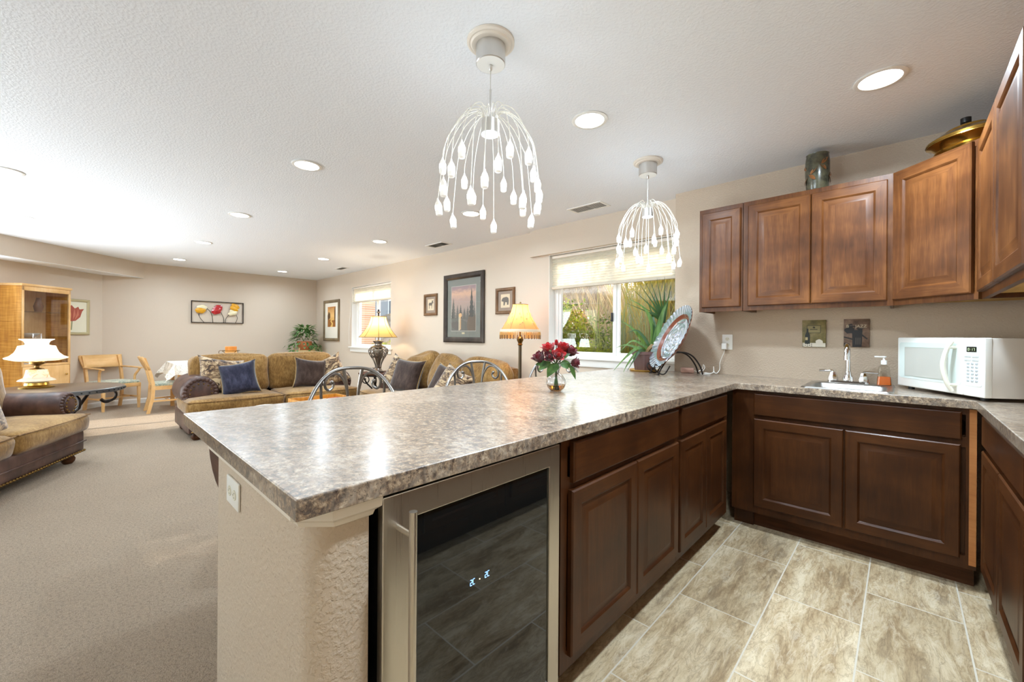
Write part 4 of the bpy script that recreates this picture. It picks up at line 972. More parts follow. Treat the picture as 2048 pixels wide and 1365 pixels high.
# ------------------------------------------------------------------ wooden chairs, table, cloth
M_SEATF = Mat('green_brocade'); n_ = M_SEATF.noise(M_SEATF.tc(), 26, 5, 0.7, 1.4)
M_SEATF.color(M_SEATF.ramp(n_, [(0.4, srgb(120, 132, 116)), (0.5, srgb(176, 184, 168)), (0.6, srgb(206, 200, 172))])).set(rough=0.85, sheen=0.3); M_SEATF = M_SEATF.m
def wood_chair(label, loc, rz, w, d, arms):
    """front faces -y, local x centred"""
    t = thing('wooden_chair', label, 'chair', loc, rz); h = w / 2
    for sx in (-1, 1):
        m = MB(); vs = [[m.v((sx*h + a*s, b + yy, z)) for a, b in ((-1, -1), (1, -1), (1, 1), (-1, 1)) for a, b in ((a*1.0, b*s),)] for s, yy, z in ((0.014, 0.0, 0), (0.021, 0.0, 0.40))] if False else None
        m.prism([(sx*h - 0.02, -0.02), (sx*h + 0.02, -0.02), (sx*h + 0.02, 0.02), (sx*h - 0.02, 0.02)], 0, 0.40)
        for v_ in m.bm.verts:
            if v_.co.z < 0.1: v_.co.x = sx*h + (v_.co.x - sx*h)*0.66; v_.co.y *= 0.66
        m.build('front_leg', M_OAK, t, smooth=False)
        m = MB(); s = 0.018
        prof = [(d + 0.05, 0), (d, 0.22), (d - 0.01, 0.42), (d + 0.03, 0.62), (d + 0.10, 0.84)]
        vr = [[m.v((sx*(h - 0.005) + a*s*0.9, y + b*s*1.2, z)) for a, b in ((-1, -1), (1, -1), (1, 1), (-1, 1))] for y, z in prof]
        for a, b in zip(vr, vr[1:]):
            for i in range(4): m.f([a[i], a[(i+1) % 4], b[(i+1) % 4], b[i]])
        m.f(vr[0][::-1]); m.f(vr[-1]); m.build('back_leg', M_OAK, t, smooth=False)
    m = MB(); m.box(-h - 0.015, h + 0.015, -0.022, 0.0, 0.35, 0.41, 0.003); m.box(-h, h, d - 0.02, d, 0.35, 0.41)
    for sx in (-1, 1): m.box(sx*h - 0.012, sx*h + 0.012, 0, d, 0.35, 0.41)
    m.build('seat_rail', M_OAK_X, t)
    m = MB(); m.soft((0, d/2 - 0.01, 0.425), (w + 0.03, d + 0.0, 0.05), 0.02, (0, 0, 0.018), 8); m.build('seat_pad', M_SEATF, t)
    def bk(u, v):
        x = (-1 + 2*u) * (h + 0.02 + 0.03*v); return (x, d + 0.035 + 0.085*v + 0.03*(1 - (2*u - 1)**2), 0.655 + 0.195*v + 0.0*u)
    m = MB(); m.grid(bk, 12, 3); o = m.build('back_panel', M_OAK_X, t); md = o.modifiers.new('thick', 'SOLIDIFY'); md.thickness = 0.02; md.offset = 0
    m = MB()
    for sx in (-1, 1): m.box(sx*h - 0.01, sx*h + 0.01, 0, d, 0.17, 0.195)
    m.box(-h, h, d*0.5 - 0.01, d*0.5 + 0.01, 0.17, 0.19); m.build('stretcher', M_OAK_Y, t, smooth=False)
    if arms:
        for sx in (-1, 1):
            m = MB(); pts = [(sx*h, d + 0.05, 0.66), (sx*(h + 0.03), d*0.5, 0.655), (sx*(h + 0.02), 0.02, 0.65), (sx*(h + 0.02), -0.03, 0.645)]
            m.tube(spline(pts, 6), 0.022, 8, flat=0.6)
            m.tube(spline([(sx*(h + 0.02), 0.02, 0.645), (sx*(h + 0.02), 0.05, 0.60), (sx*h, 0.10, 0.52), (sx*h, 0.10, 0.40)], 6), 0.017, 8); m.build('armrest', M_OAK_Y, t)
    return t
wood_chair('honey wood armchair with pale brocade seat in the far left corner', (-8.90, 0.46, 0), rad(115 - 0), 0.46, 0.42, True)
wood_chair('honey wood chair drawn up to the left end of the lace covered table', (-8.36, 1.14, 0), rad(180), 0.40, 0.38, False)
t = thing('dining_table', 'small wooden table under a lace cloth behind the far sofa', 'table', (-8.45, 1.62, 0))
m = MB(); m.box(-0.42, 0.42, -0.62, 0.62, 0.715, 0.74, 0.004); m.build('tabletop', M_OAK_Y, t)
for sx in (-1, 1):
    for sy in (-1, 1):
        m = MB(); m.prism([(sx*0.36 - 0.025, sy*0.55 - 0.025), (sx*0.36 + 0.025, sy*0.55 - 0.025), (sx*0.36 + 0.025, sy*0.55 + 0.025), (sx*0.36 - 0.025, sy*0.55 + 0.025)], 0, 0.715); m.build('leg', M_OAK, t, smooth=False)
m = MB()
for a in ((-0.34, 0.34, -0.56, -0.54), (-0.34, 0.34, 0.54, 0.56), (-0.37, -0.35, -0.53, 0.53), (0.35, 0.37, -0.53, 0.53)): m.box(a[0], a[1], a[2], a[3], 0.64, 0.715)
m.build('apron', M_OAK_Y, t, smooth=False)
ml = Mat('white_lace'); nl = ml.noise(ml.tc(), 70, 3, 0.7, 1.5)
ml.color(srgb(242, 236, 224)).set(rough=0.85, alpha=ml.ramp(nl, [(0.38, (0.45,)*3), (0.5, (1, 1, 1))])); ml.bump(nl, 0.4, 0.003); M_LACE = ml.m
m = MB()
def cloth(u, v):
    x, y = -0.62 + 1.24*u, -0.84 + 1.68*v
    ox, oy = max(0, abs(x) - 0.425), max(0, abs(y) - 0.625)
    dx = math.copysign(1, x); dy = math.copysign(1, y)
    drop = max(ox, oy) + 0.55*min(ox, oy); zz = 0.746 - 0.93*drop
    fx = 0.02*sin(22*y)*min(1, ox*6); fy = 0.02*sin(22*x)*min(1, oy*6)
    scal = 0.014*abs(sin(18*(x if oy > ox else y)))*(1 if drop > 0.17 else 0)
    return ((min(abs(x), 0.425) + 0.02*min(1, ox*8) + 0.35*ox*(oy > 0) + 0.1*ox)*dx + fx*dx, (min(abs(y), 0.625) + 0.02*min(1, oy*8) + 0.35*oy*(ox > 0) + 0.1*oy)*dy + fy*dy, zz + scal)
m.grid(cloth, 48, 64); o = m.build('tablecloth', M_LACE); o.location = (-8.45, 1.62, 0)
tag(o, 'white lace tablecloth draped over the small table', 'tablecloth')
t = thing('candle_stand', 'wire scroll candle stand on the lace cloth behind the far sofa', 'candle holder', (-8.30, 1.78, 0.7475))
m = MB(); m.tube([(0.13*cos(2*pi*i/30), 0.13*sin(2*pi*i/30), 0.172) for i in range(30)], 0.0045, 6, closed=True)
m.tube([(0.06*cos(2*pi*i/24), 0.06*sin(2*pi*i/24), 0.105) for i in range(24)], 0.0045, 6, closed=True); m.build('wire_ring', M_ANTBRASS, t)
for k in range(3):
    m = MB(); m.M = Matrix.Rotation(2*pi*k/3 + 0.4, 4, 'Z')
    m.tube(spline([(0.10, 0, 0.004), (0.05, 0, 0.05), (0.055, 0, 0.105), (0.13, 0, 0.172), (0.165, 0, 0.165), (0.165, 0, 0.13), (0.125, 0, 0.12)], 6), 0.0045, 6); m.build('leg', M_ANTBRASS, t)
m = MB(); m.lathe([(0.0001, 0.100), (0.055, 0.102), (0.10, 0.118), (0.118, 0.135), (0.115, 0.137), (0.0001, 0.112)], 28, cap=False); m.build('glass_dish', plain('cream_dish', srgb(238, 226, 190), 0.3), t)
t = thing('pillar_candle', 'short orange pillar candle in the wire stand', 'candle', (-8.30, 1.78, 0.862))
m = MB(); m.lathe([(0.0001, 0.0), (0.083, 0.0), (0.083, 0.125), (0.078, 0.13), (0.0001, 0.122)], 28, cap=False)
mc = Mat('orange_wax'); sx_ = mc.n('ShaderNodeSeparateXYZ'); mc.l(mc.tc(), sx_.inputs[0])
mc.color(mc.ramp(sx_.outputs[2], [(0.0, srgb(240, 206, 142)), (0.035, srgb(234, 168, 88)), (0.08, srgb(222, 140, 54))])).set(rough=0.5, sss=0.2); m.build('candle_body', mc.m, t)
m = MB(); m.tube([(0, 0, 0.12), (0.002, 0, 0.136)], 0.0015, 6); m.build('wick', M_BLACK, t)

# ------------------------------------------------------------------ pictures on the walls
def frame(label, name, x0, x1, z0, z1, w, mf, depth=0.03, cat='picture', n='wall'):
    """local x along, z up, front faces -y, back at y=0"""
    t = thing(name, label, cat)
    m = MB(); prof = [(0, 0), (0, -depth*0.7), (w*0.25, -depth), (w*0.7, -depth*0.92), (w, -depth*0.45), (w, 0)]
    rg = [[m.v((x0+e, y, z0+e)), m.v((x1-e, y, z0+e)), m.v((x1-e, y, z1-e)), m.v((x0+e, y, z1-e))] for e, y in prof]
    for a, b in zip(rg, rg[1:]):
        for i in range(4): m.f([a[i], a[(i+1) % 4], b[(i+1) % 4], b[i]])
    m.build('frame', mf, t, ang=25)
    return t
def art(t, name, shapes):
    """flat coloured shapes, each layer a hair in front of the last"""
    mats, m = [], MB()
    for k, (pts, mat) in enumerate(shapes):
        if mat not in mats: mats.append(mat)
        m.mi = mats.index(mat); y = -0.006 - 0.0002*k
        m.f([m.v((p[0], y, p[1])) for p in pts])
    return m.build(name, mats, t, smooth=False, weld=False)
def rect(a, b, c, d): return [(a, c), (b, c), (b, d), (a, d)]
def flat(name, *c): return plain(name, srgb(*c), 0.55)
M_FRDARK = wood_mat('dark_picture_frame', srgb(44, 38, 34), srgb(66, 58, 52), srgb(84, 74, 66), 'z', 0.35, 0.6)
M_FRBRN = wood_mat('brown_picture_frame', srgb(84, 60, 40), srgb(116, 86, 60), srgb(140, 108, 78), 'z', 0.4, 0.6)
M_FRTAUPE = wood_mat('taupe_picture_frame', srgb(96, 80, 58), srgb(126, 108, 82), srgb(150, 132, 104), 'z', 0.4, 0.6)
M_FRCHAMP = plain('champagne_frame', srgb(196, 186, 150), 0.35, metal=0.5)
M_MATW = flat('cream_mat_board', 236, 228, 212)
def glaze(t, x0, x1, z0, z1):
    m = MB(); m.poly([(x0, -0.0115, z0), (x1, -0.0115, z0), (x1, -0.0115, z1), (x0, -0.0115, z1)]); m.build('picture_glass', M_PANE, t, smooth=False)
def blob(cx, cz, rx, rz, n=14, seed=0, j=0.15):
    r = random.Random(seed); return [(cx + rx*cos(2*pi*i/n)*(1 + r.uniform(-j, j)), cz + rz*sin(2*pi*i/n)*(1 + r.uniform(-j, j))) for i in range(n)]
def spruce(cx, z0, w, h, n=7):
    L_, R_ = [], []
    for i in range(n):
        f = i/n; L_ += [(cx - w/2*(1-f), z0 + h*f), (cx - w/2*(1-f)*0.55, z0 + h*(f + 0.5/n))]; R_ += [(cx + w/2*(1-f), z0 + h*f), (cx + w/2*(1-f)*0.55, z0 + h*(f + 0.5/n))]
    return L_ + [(cx, z0 + h)] + R_[::-1]
# big wildlife print
t = frame('large dark framed print of a misty spruce forest at dusk', 'framed_print', -0.43, 0.43, -0.48, 0.48, 0.075, M_FRDARK, 0.035)
place(t, (-4.395, YW - 0.001, 1.588))
md_ = Mat('dusk_forest_print'); sp_ = md_.n('ShaderNodeSeparateXYZ'); md_.l(md_.tc(), sp_.inputs[0]); nn = md_.noise(md_.tc((3, 1, 8)), 4, 4, 0.6)
hz = md_.math('ADD', md_.math('MULTIPLY', sp_.outputs[2], 1.25), md_.math('ADD', md_.math('MULTIPLY', nn, 0.18), 0.42))
md_.color(md_.ramp(hz, [(0.0, srgb(92, 88, 82)), (0.3, srgb(112, 108, 102)), (0.52, srgb(166, 146, 134)), (0.66, srgb(176, 148, 136)), (0.76, srgb(206, 166, 140)), (0.86, srgb(152, 126, 126)), (1, srgb(136, 122, 126))])).set(rough=0.6)
TR1, TR2, TR3 = flat('print_spruce_dark', 74, 74, 70), flat('print_spruce_mid', 96, 94, 88), flat('print_rock', 104, 90, 76)
sh = [(rect(-0.36, 0.36, -0.41, 0.41), flat('green_grey_mat_board', 118, 120, 112)), (rect(-0.272, 0.262, -0.322, 0.312), flat('pale_mat_line', 178, 172, 160)), (rect(-0.265, 0.255, -0.315, 0.305), md_.m)]
for cx, z0, w, h, mt in ((-0.22, -0.15, 0.12, 0.30, TR2), (-0.13, -0.17, 0.10, 0.22, TR2), (-0.06, -0.15, 0.09, 0.20, TR1), (0.02, -0.16, 0.10, 0.16, TR2), (0.09, -0.17, 0.09, 0.20, TR2), (0.17, -0.19, 0.15, 0.46, TR1), (0.225, -0.17, 0.06, 0.26, TR2), (-0.235, -0.2, 0.06, 0.26, TR1)):
    sh.append((spruce(cx, z0, w, h), mt))
sh += [([(0.06, -0.315), (0.255, -0.315), (0.255, -0.10), (0.19, -0.13), (0.11, -0.12), (0.08, -0.2)], TR3), ([(-0.265, -0.315), (0.09, -0.315), (0.07, -0.20), (-0.02, -0.16), (-0.265, -0.14)], TR2)]
sh += [(rect(-0.10, -0.075, -0.31, -0.09), flat('print_birch', 206, 190, 160)), (rect(-0.066, -0.05, -0.30, -0.12), flat('print_glow', 214, 170, 120)), (blob(-0.065, -0.10, 0.035, 0.03, 12, 1), flat('print_glow', 214, 170, 120)), (rect(-0.03, 0.03, -0.362, -0.338), flat('print_plate', 196, 182, 146))]
art(t, 'print', sh); glaze(t, -0.36, 0.36, -0.41, 0.41)
# small bear and moose
M_MATTAN, M_MATTAU = flat('tan_paper', 208, 190, 160), flat('taupe_mat_board', 142, 124, 108); M_INK = flat('grey_ink', 98, 90, 82)
for lab, x, z, anim in (('small brown framed picture of a moose left of the large forest print', -5.163, 1.667, 'moose'), ('small brown framed picture of a bear above the fringed floor lamp', -3.587, 1.641, 'bear')):
    t = frame(lab, 'framed_picture', -0.165, 0.165, -0.163, 0.163, 0.04, M_FRBRN, 0.028); place(t, (x, YW - 0.001, z))
    sh = [(rect(-0.13, 0.13, -0.128, 0.128), M_MATTAU), (rect(-0.078, 0.078, -0.084, 0.084), M_MATTAN)]
    if anim == 'bear':
        sh += [([(-0.06, 0.02), (-0.045, 0.04), (-0.02, 0.045), (0.02, 0.05), (0.055, 0.035), (0.062, 0.0), (0.055, -0.05), (0.03, -0.05), (0.03, -0.02), (0.0, -0.015), (-0.01, -0.055), (-0.032, -0.055), (-0.03, -0.01), (-0.05, -0.005), (-0.068, 0.0)], M_INK)]
    else:
        sh += [([(-0.05, 0.02), (-0.03, 0.035), (0.01, 0.03), (0.028, 0.05), (0.022, 0.068), (0.045, 0.06), (0.065, 0.07), (0.055, 0.045), (0.068, 0.025), (0.045, 0.02), (0.035, 0.0), (0.03, -0.06), (0.02, -0.06), (0.018, -0.012), (-0.03, -0.01), (-0.035, -0.06), (-0.046, -0.06), (-0.045, -0.01), (-0.055, 0.0)], M_INK)]
    art(t, 'print', sh)
# autumn landscape
t = frame('tall framed autumn landscape with wide cream mat in the far right corner', 'framed_picture', -0.385, 0.385, -0.43, 0.43, 0.06, M_FRTAUPE, 0.03); place(t, (-8.71, YW - 0.001, 1.505))
ma = Mat('autumn_sky_print'); sp_ = ma.n('ShaderNodeSeparateXYZ'); ma.l(ma.tc(), sp_.inputs[0]); nn = ma.noise(ma.tc((2, 1, 6)), 5, 4)
ma.color(ma.ramp(ma.math('ADD', ma.math('MULTIPLY', sp_.outputs[2], 1.6), ma.math('ADD', ma.math('MULTIPLY', nn, 0.2), 0.35)), [(0.15, srgb(104, 66, 26)), (0.35, srgb(166, 110, 46)), (0.5, srgb(222, 172, 98)), (0.62, srgb(236, 190, 120)), (0.95, srgb(176, 108, 46))])).set(rough=0.6)
A1, A2, A3 = flat('autumn_tree', 92, 62, 28), flat('autumn_path', 232, 186, 104), flat('autumn_field', 150, 92, 34)
sh = [(rect(-0.33, 0.33, -0.375, 0.375), M_MATW), (rect(-0.195, 0.195, -0.135, 0.29), ma.m), ([(-0.195, -0.135), (0.195, -0.135), (0.195, 0.01), (0.05, 0.0), (-0.195, 0.03)], A3),
      (blob(-0.14, 0.10, 0.035, 0.09, 12, 2), A1), (blob(-0.09, 0.10, 0.03, 0.075, 12, 3), A1), (blob(-0.17, 0.08, 0.03, 0.06, 12, 4), A1), (blob(0.165, 0.12, 0.03, 0.16, 12, 5, 0.1), A1),
      ([(-0.06, -0.135), (0.06, -0.135), (0.08, -0.06), (0.0, -0.01), (0.08, 0.02), (0.03, 0.03), (-0.06, -0.01), (0.01, -0.07)], A2)]
art(t, 'print', sh)
# tulip print on the diagonal wall
t = frame('tulip print in a champagne frame beside the china cabinet', 'framed_picture', -0.27, 0.27, -0.275, 0.275, 0.04, M_FRCHAMP, 0.025)
q = diag(0.49, 0.001); place(t, (q.x, q.y, 1.45), rad(135))
T1, T2, T3 = flat('tulip_red', 172, 84, 66), flat('tulip_rose', 198, 120, 96), flat('tulip_stem', 150, 150, 110)
sh = [(rect(-0.235, 0.235, -0.24, 0.24), flat('tulip_paper', 226, 222, 200))]
sh += [([(-0.01, -0.20), (0.008, -0.20), (0.02, -0.05), (0.0, -0.05)], T3), ([(-0.02, -0.07), (0.06, -0.06), (0.13, 0.0), (0.16, 0.09), (0.19, 0.13), (0.12, 0.12), (0.10, 0.16), (0.05, 0.13), (0.0, 0.18), (-0.05, 0.13), (-0.12, 0.19), (-0.13, 0.1), (-0.12, 0.0), (-0.08, -0.05)], T1)]
for k, x in enumerate((-0.07, -0.02, 0.04, 0.09)): sh.append(([(x*0.5, -0.05), (x + 0.02, 0.03), (x*1.1, 0.13), (x - 0.015, 0.04)], T2))
art(t, 'print', sh)
# ------------------------------------------------------------------ sink, faucet, soap
t = thing('bar_sink', 'small square stainless steel sink set in the countertop', 'sink', (0, 0, 0))
m = MB(); x0, x1, y0, y1 = -0.435, -0.028, 2.925, 3.405
bx0, bx1, by0, by1 = -0.400, -0.062, 2.965, 3.295
def rr(a, b, c, d, r, z, n=5):
    out = []
    for cx, cy_, s0 in ((b - r, d - r, 0), (a + r, d - r, 1), (a + r, c + r, 2), (b - r, c + r, 3)):
        out += [(cx + r*cos(pi/2*(s0 + i/n)), cy_ + r*sin(pi/2*(s0 + i/n)), z) for i in range(n+1)]
    return out
loops = [rr(x0, x1, y0, y1, 0.03, 0.9145), rr(x0 + 0.004, x1 - 0.004, y0 + 0.004, y1 - 0.004, 0.028, 0.920), rr(bx0 - 0.008, bx1 + 0.008, by0 - 0.008, by1 + 0.008, 0.05, 0.920),
         rr(bx0, bx1, by0, by1, 0.045, 0.912), rr(bx0 + 0.006, bx1 - 0.006, by0 + 0.006, by1 - 0.006, 0.045, 0.80), rr(bx0 + 0.03, bx1 - 0.03, by0 + 0.03, by1 - 0.03, 0.04, 0.775)]
R = [[m.v(p) for p in l_] for l_ in loops]
for a, b in zip(R, R[1:]):
    for i in range(len(a)): m.f([a[i], a[(i+1) % len(a)], b[(i+1) % len(a)], b[i]])
m.f(R[-1]); m.build('basin', M_SINK, t, ang=50)
m = MB(); m.lathe([(0.0001, 0.7775), (0.03, 0.7775), (0.04, 0.781), (0.042, 0.778)], 24, (-0.23, 3.13, 0), cap=False); m.build('drain', M_CHROME, t)
t = thing('faucet', 'chrome two handle bar faucet behind the small sink', 'faucet', (-0.246, 3.352, 0.9205))
m = MB(); m.prism(rr(-0.105, 0.105, -0.026, 0.026, 0.024, 0) and [(p[0], p[1]) for p in rr(-0.105, 0.105, -0.026, 0.026, 0.024, 0)], 0, 0.014); m.build('base_plate', M_CHROME, t)
m = MB(); m.lathe([(0.026, 0.013), (0.027, 0.03), (0.020, 0.05), (0.016, 0.07), (0.0135, 0.075)], 16)
m.tube(spline([(0, 0, 0.07), (0, 0, 0.14), (0, 0.0, 0.185), (0, -0.015, 0.222), (0, -0.05, 0.242), (0, -0.09, 0.228), (0, -0.108, 0.195), (0, -0.112, 0.165)], 8), 0.0125, 16); m.cyl((0, -0.112, 0.15), 0.015, 0.02, 16); m.build('spout', M_CHROME, t)
for sg in (-1, 1):
    m = MB(); m.lathe([(0.027, 0.012), (0.028, 0.03), (0.020, 0.055), (0.015, 0.066), (0.0001, 0.072)], 8, (sg*0.075, 0, 0)); m.build('handle_base', M_CHROME, t, ang=30)
    m = MB(); m.tube(spline([(sg*0.075, 0, 0.06), (sg*0.082, -0.004, 0.074), (sg*0.11, -0.01, 0.074), (sg*0.145, -0.015, 0.073)], 5), [0.012]*5 + [0.009]*11, 10, flat=0.7); m.build('handle', M_CHROME, t)
t = thing('soap_dispenser', 'clear pump bottle of orange liquid soap at the right corner of the sink', 'soap bottle', (-0.078, 3.365, 0.9205), rad(12))
def bot(z): return [(p[0], p[1], z) for p in rr(*(lambda w: (-w, w, -w*0.62, w*0.62, w*0.3, 0))(0.034 - 0.010*max(0, min(1, z/0.115))), 4)]
def shell(zs, mat, nm, parent, inset=0.0, top=None):
    m = MB(); R = []
    for z in zs:
        pts = bot(z); R.append([m.v((p[0]*(1 - inset), p[1]*(1 - inset), z)) for p in pts])
    for a, b in zip(R, R[1:]):
        for i in range(len(a)): m.f([a[i], a[(i+1) % len(a)], b[(i+1) % len(a)], b[i]])
    m.f(R[0][::-1]); m.f(R[-1])
    return m.build(nm, mat, parent, ang=50)
shell([0.0, 0.03, 0.08, 0.112], pane_mat('clear_plastic', (0.93, 0.93, 0.91, 1)), 'bottle', t)
shell([0.002, 0.03, 0.052], Mat('orange_soap').color(srgb(196, 92, 20)).set(rough=0.1, sss=0.15).m, 'liquid_soap', t, 0.04)
m = MB(); m.lathe([(0.022, 0.112), (0.014, 0.122), (0.012, 0.128)], 16, cap=False); m.build('bottle_neck', pane_mat('clear_neck', (0.9, 0.9, 0.88, 1)), t)
m = MB(); m.lathe([(0.0145, 0.126), (0.0145, 0.15), (0.006, 0.152), (0.005, 0.168), (0.012, 0.169), (0.012, 0.176), (0.0001, 0.178)], 16); m.box(-0.045, 0.0, -0.005, 0.005, 0.168, 0.176, 0.002); m.build('pump', M_WHITE_PL, t)

# ------------------------------------------------------------------ microwave
t = thing('microwave', 'white microwave oven standing across the corner of the countertop', 'microwave', (-0.018, 3.337, 0.9145), math.atan2(-0.845, 0.535))
MW, MD, MH, z0 = 0.5515, 0.27, 0.296, 0.016
M_MWB = plain('microwave_case', srgb(214, 208, 200), 0.4)
m = MB(); m.box(0.008, MW - 0.004, 0.03, MD, z0, MH - 0.002, 0.004); m.build('case', M_MWB, t)
m = MB(); m.box(0.0, 0.437, 0.0, 0.032, z0, MH, 0.006, 3)
lp = [rr(0.018, 0.43, z0 + 0.048, MH - 0.028, 0.016, 0), rr(0.021, 0.427, z0 + 0.051, MH - 0.031, 0.014, 0)]
M_MWW = plain('microwave_white', srgb(240, 241, 236), 0.22, coat=0.4); M_MWP = plain('pale_glass_panel', srgb(214, 226, 222), 0.12, coat=0.6)
dr = m.build('door', M_MWW, t)
m = MB(); m.prism([(p[0], p[1]) for p in lp[0]], -0.0015, 0.002, 'y'); m.build('door_panel', M_MWP, dr, smooth=False)
m = MB(); m.box(0.064, 0.352, -0.0025, 0.0, z0 + 0.064, z0 + 0.222); m.build('window_screen', plain('grey_mesh_window', srgb(192, 192, 184), 0.25, coat=0.5), dr, smooth=False)
m = MB(); m.box(0.060, 0.356, -0.0021, 0.0, z0 + 0.060, z0 + 0.226); m.build('window_border', plain('window_border_grey', srgb(172, 176, 164), 0.3), dr, smooth=False)
m = MB(); hp = spline([(0.400, -0.016, z0 + 0.015), (0.392, -0.034, z0 + 0.06), (0.386, -0.045, z0 + 0.14), (0.392, -0.034, z0 + 0.22), (0.402, -0.016, z0 + 0.262)], 6)
m.tube(hp, [0.011 + 0.004*sin(pi*i/(len(hp) - 1)) for i in range(len(hp))], 12, flat=0.75)
m.cyl((0.40, -0.032, z0 + 0.045), 0.008, 0.034, 12, 'y'); m.cyl((0.40, -0.032, z0 + 0.232), 0.008, 0.034, 12, 'y'); m.build('handle', plain('ivory_handle', srgb(236, 234, 220), 0.3), dr)
m = MB(); m.box(0.439, MW, 0.0, 0.032, z0, MH, 0.005, 3); pn = m.build('control_panel', M_MWW, t)
m = MB(); m.prism([(p[0], p[1]) for p in rr(0.441, 0.540, z0 + 0.05, MH - 0.032, 0.012, 0)], -0.0012, 0.002, 'y'); m.build('panel_face', plain('panel_face_white', srgb(228, 234, 230), 0.25), pn, smooth=False)
m = MB(); m.box(0.462, 0.513, -0.003, 0.0, MH - 0.068, MH - 0.043); m.build('display', plain('clock_window', srgb(24, 28, 20), 0.2), pn, smooth=False)
M_DIG = emitter('green_digits', (0.45, 0.55, 0.35, 1), 0.6)
m = MB()
for ch, x in (('abcdef', 0.470), ('bc', 0.487), ('abc', 0.499)): seg(m, ch, x, MH - 0.062, 0.006, 0.012, -0.0032, 0.0014)
for zz in (0.059, 0.054): m.box(0.481, 0.4825, -0.0036, -0.003, MH - zz, MH - zz + 0.0015)
m.build('clock_digits', M_DIG, pn, smooth=False)
M_KEY = plain('grey_keys', srgb(178, 182, 184), 0.4)
for r_ in range(6):
    for c_ in range(3):
        m = MB(); zz = MH - 0.128 - r_*0.0165; xx = 0.462 + c_*0.0225; m.box(xx, xx + 0.013, -0.003, 0.0, zz, zz + 0.009, 0.001); m.build('key', M_KEY, pn)
for r_ in range(2):
    for c_ in range(2):
        m = MB(); zz = MH - 0.094 - r_*0.017; xx = 0.449 + c_*0.041; m.box(xx, xx + 0.034, -0.003, 0.0, zz, zz + 0.011, 0.001); m.build('function_key', plain('pale_key', srgb(200, 202, 202), 0.4) if r_ + c_ == 0 else bpy.data.materials['pale_key'], pn)
for x in (0.05, MW - 0.05):
    for y in (0.04, MD - 0.04):
        m = MB(); m.cyl((x, y, 0), 0.014, z0, 12); m.build('foot', M_BLACK, t)

# ------------------------------------------------------------------ wall plaques and outlets
def text_part(name, s, size, mat, parent, loc, extr=0.0006):
    c = bpy.data.curves.new(name, 'FONT'); c.body = s; c.size = size; c.extrude = extr
    o = bpy.data.objects.new(name, c); COL.objects.link(o)
    me = bpy.data.meshes.new_from_object(o.evaluated_get(bpy.context.evaluated_depsgraph_get())); bpy.data.objects.remove(o)
    me.materials.append(mat); o = bpy.data.objects.new(name, me); COL.objects.link(o); o.parent = parent; o.location = loc; o.rotation_euler = (rad(90), 0, 0); return o
def plaque(label, x0, x1, z0_, z1_, mat):
    t = thing('wall_plaque', label, 'wall art', ((x0 + x1)/2, YK - 0.001, (z0_ + z1_)/2)); w, h = (x1 - x0)/2, (z1_ - z0_)/2
    m = MB(); m.box(-w, w, -0.012, 0, -h, h, 0.0015); m.build('panel', mat, t); return t, w, h
mo = Mat('olive_plaque'); mo.color(mo.ramp(mo.noise(mo.tc(), 18, 4, 0.6), [(0.35, srgb(92, 84, 44)), (0.55, srgb(128, 116, 68)), (0.7, srgb(152, 138, 92))])).set(rough=0.5)
def art2(t, name, shapes, y0=-0.0122):
    mats, m = [], MB()
    for k, (pts, mat) in enumerate(shapes):
        if mat not in mats: mats.append(mat)
        m.mi = mats.index(mat); m.f([m.v((p[0], y0 - 0.00015*k, p[1])) for p in pts])
    return m.build(name, mats, t, smooth=False, weld=False)
t, w, h = plaque('olive square plaque with a wine bottle above the sink', -0.506, -0.373, 1.142, 1.328, mo.m)
P_DK, P_BT, P_CR, P_WH = flat('plaque_dark_olive', 62, 56, 34), flat('plaque_bottle', 28, 34, 28), flat('plaque_cream', 204, 188, 140), flat('plaque_white', 236, 230, 214)
sh = [(rect(-0.040, 0.038, 0.004, 0.056), P_DK), (rect(-0.037, 0.035, 0.007, 0.053), flat('plaque_label_olive', 148, 136, 92)), (rect(-0.022, 0.020, 0.026, 0.031), P_DK), (blob(0, 0.042, 0.007, 0.007, 8, 2), P_DK),
      (rect(-w + 0.002, w - 0.002, -h + 0.002, -h + 0.028), P_WH)]
for i in range(5):
    for j in range(2): sh.append((rect(-w + 0.003 + i*0.012, -w + 0.009 + i*0.012, -h + 0.005 + j*0.012 + (i % 2)*0.004, -h + 0.010 + j*0.012 + (i % 2)*0.004), P_BT))
sh += [([(-0.050, -h + 0.022), (-0.022, -h + 0.022), (-0.022, -0.012), (-0.031, 0.012), (-0.031, 0.034), (-0.041, 0.034), (-0.041, 0.012), (-0.050, -0.012)], P_BT), (rect(-0.048, -0.034, -0.046, -0.026), P_CR),
       (blob(0.030, -0.058, 0.022, 0.018, 12, 4), P_WH), (rect(0.008, 0.046, -0.080, -0.070), P_WH)]
art2(t, 'painting', sh)
mb_ = Mat('brown_plaque'); mb_.color(mb_.ramp(mb_.noise(mb_.tc(), 20, 4, 0.65), [(0.35, srgb(84, 62, 48)), (0.55, srgb(122, 96, 78)), (0.7, srgb(146, 120, 98))])).set(rough=0.5)
t, w, h = plaque('brown square plaque with JAZZ lettering and a horn player behind the faucet', -0.279, -0.150, 1.147, 1.330, mb_.m)
J1, J2 = flat('plaque_black', 26, 22, 22), flat('plaque_grey', 92, 82, 74)
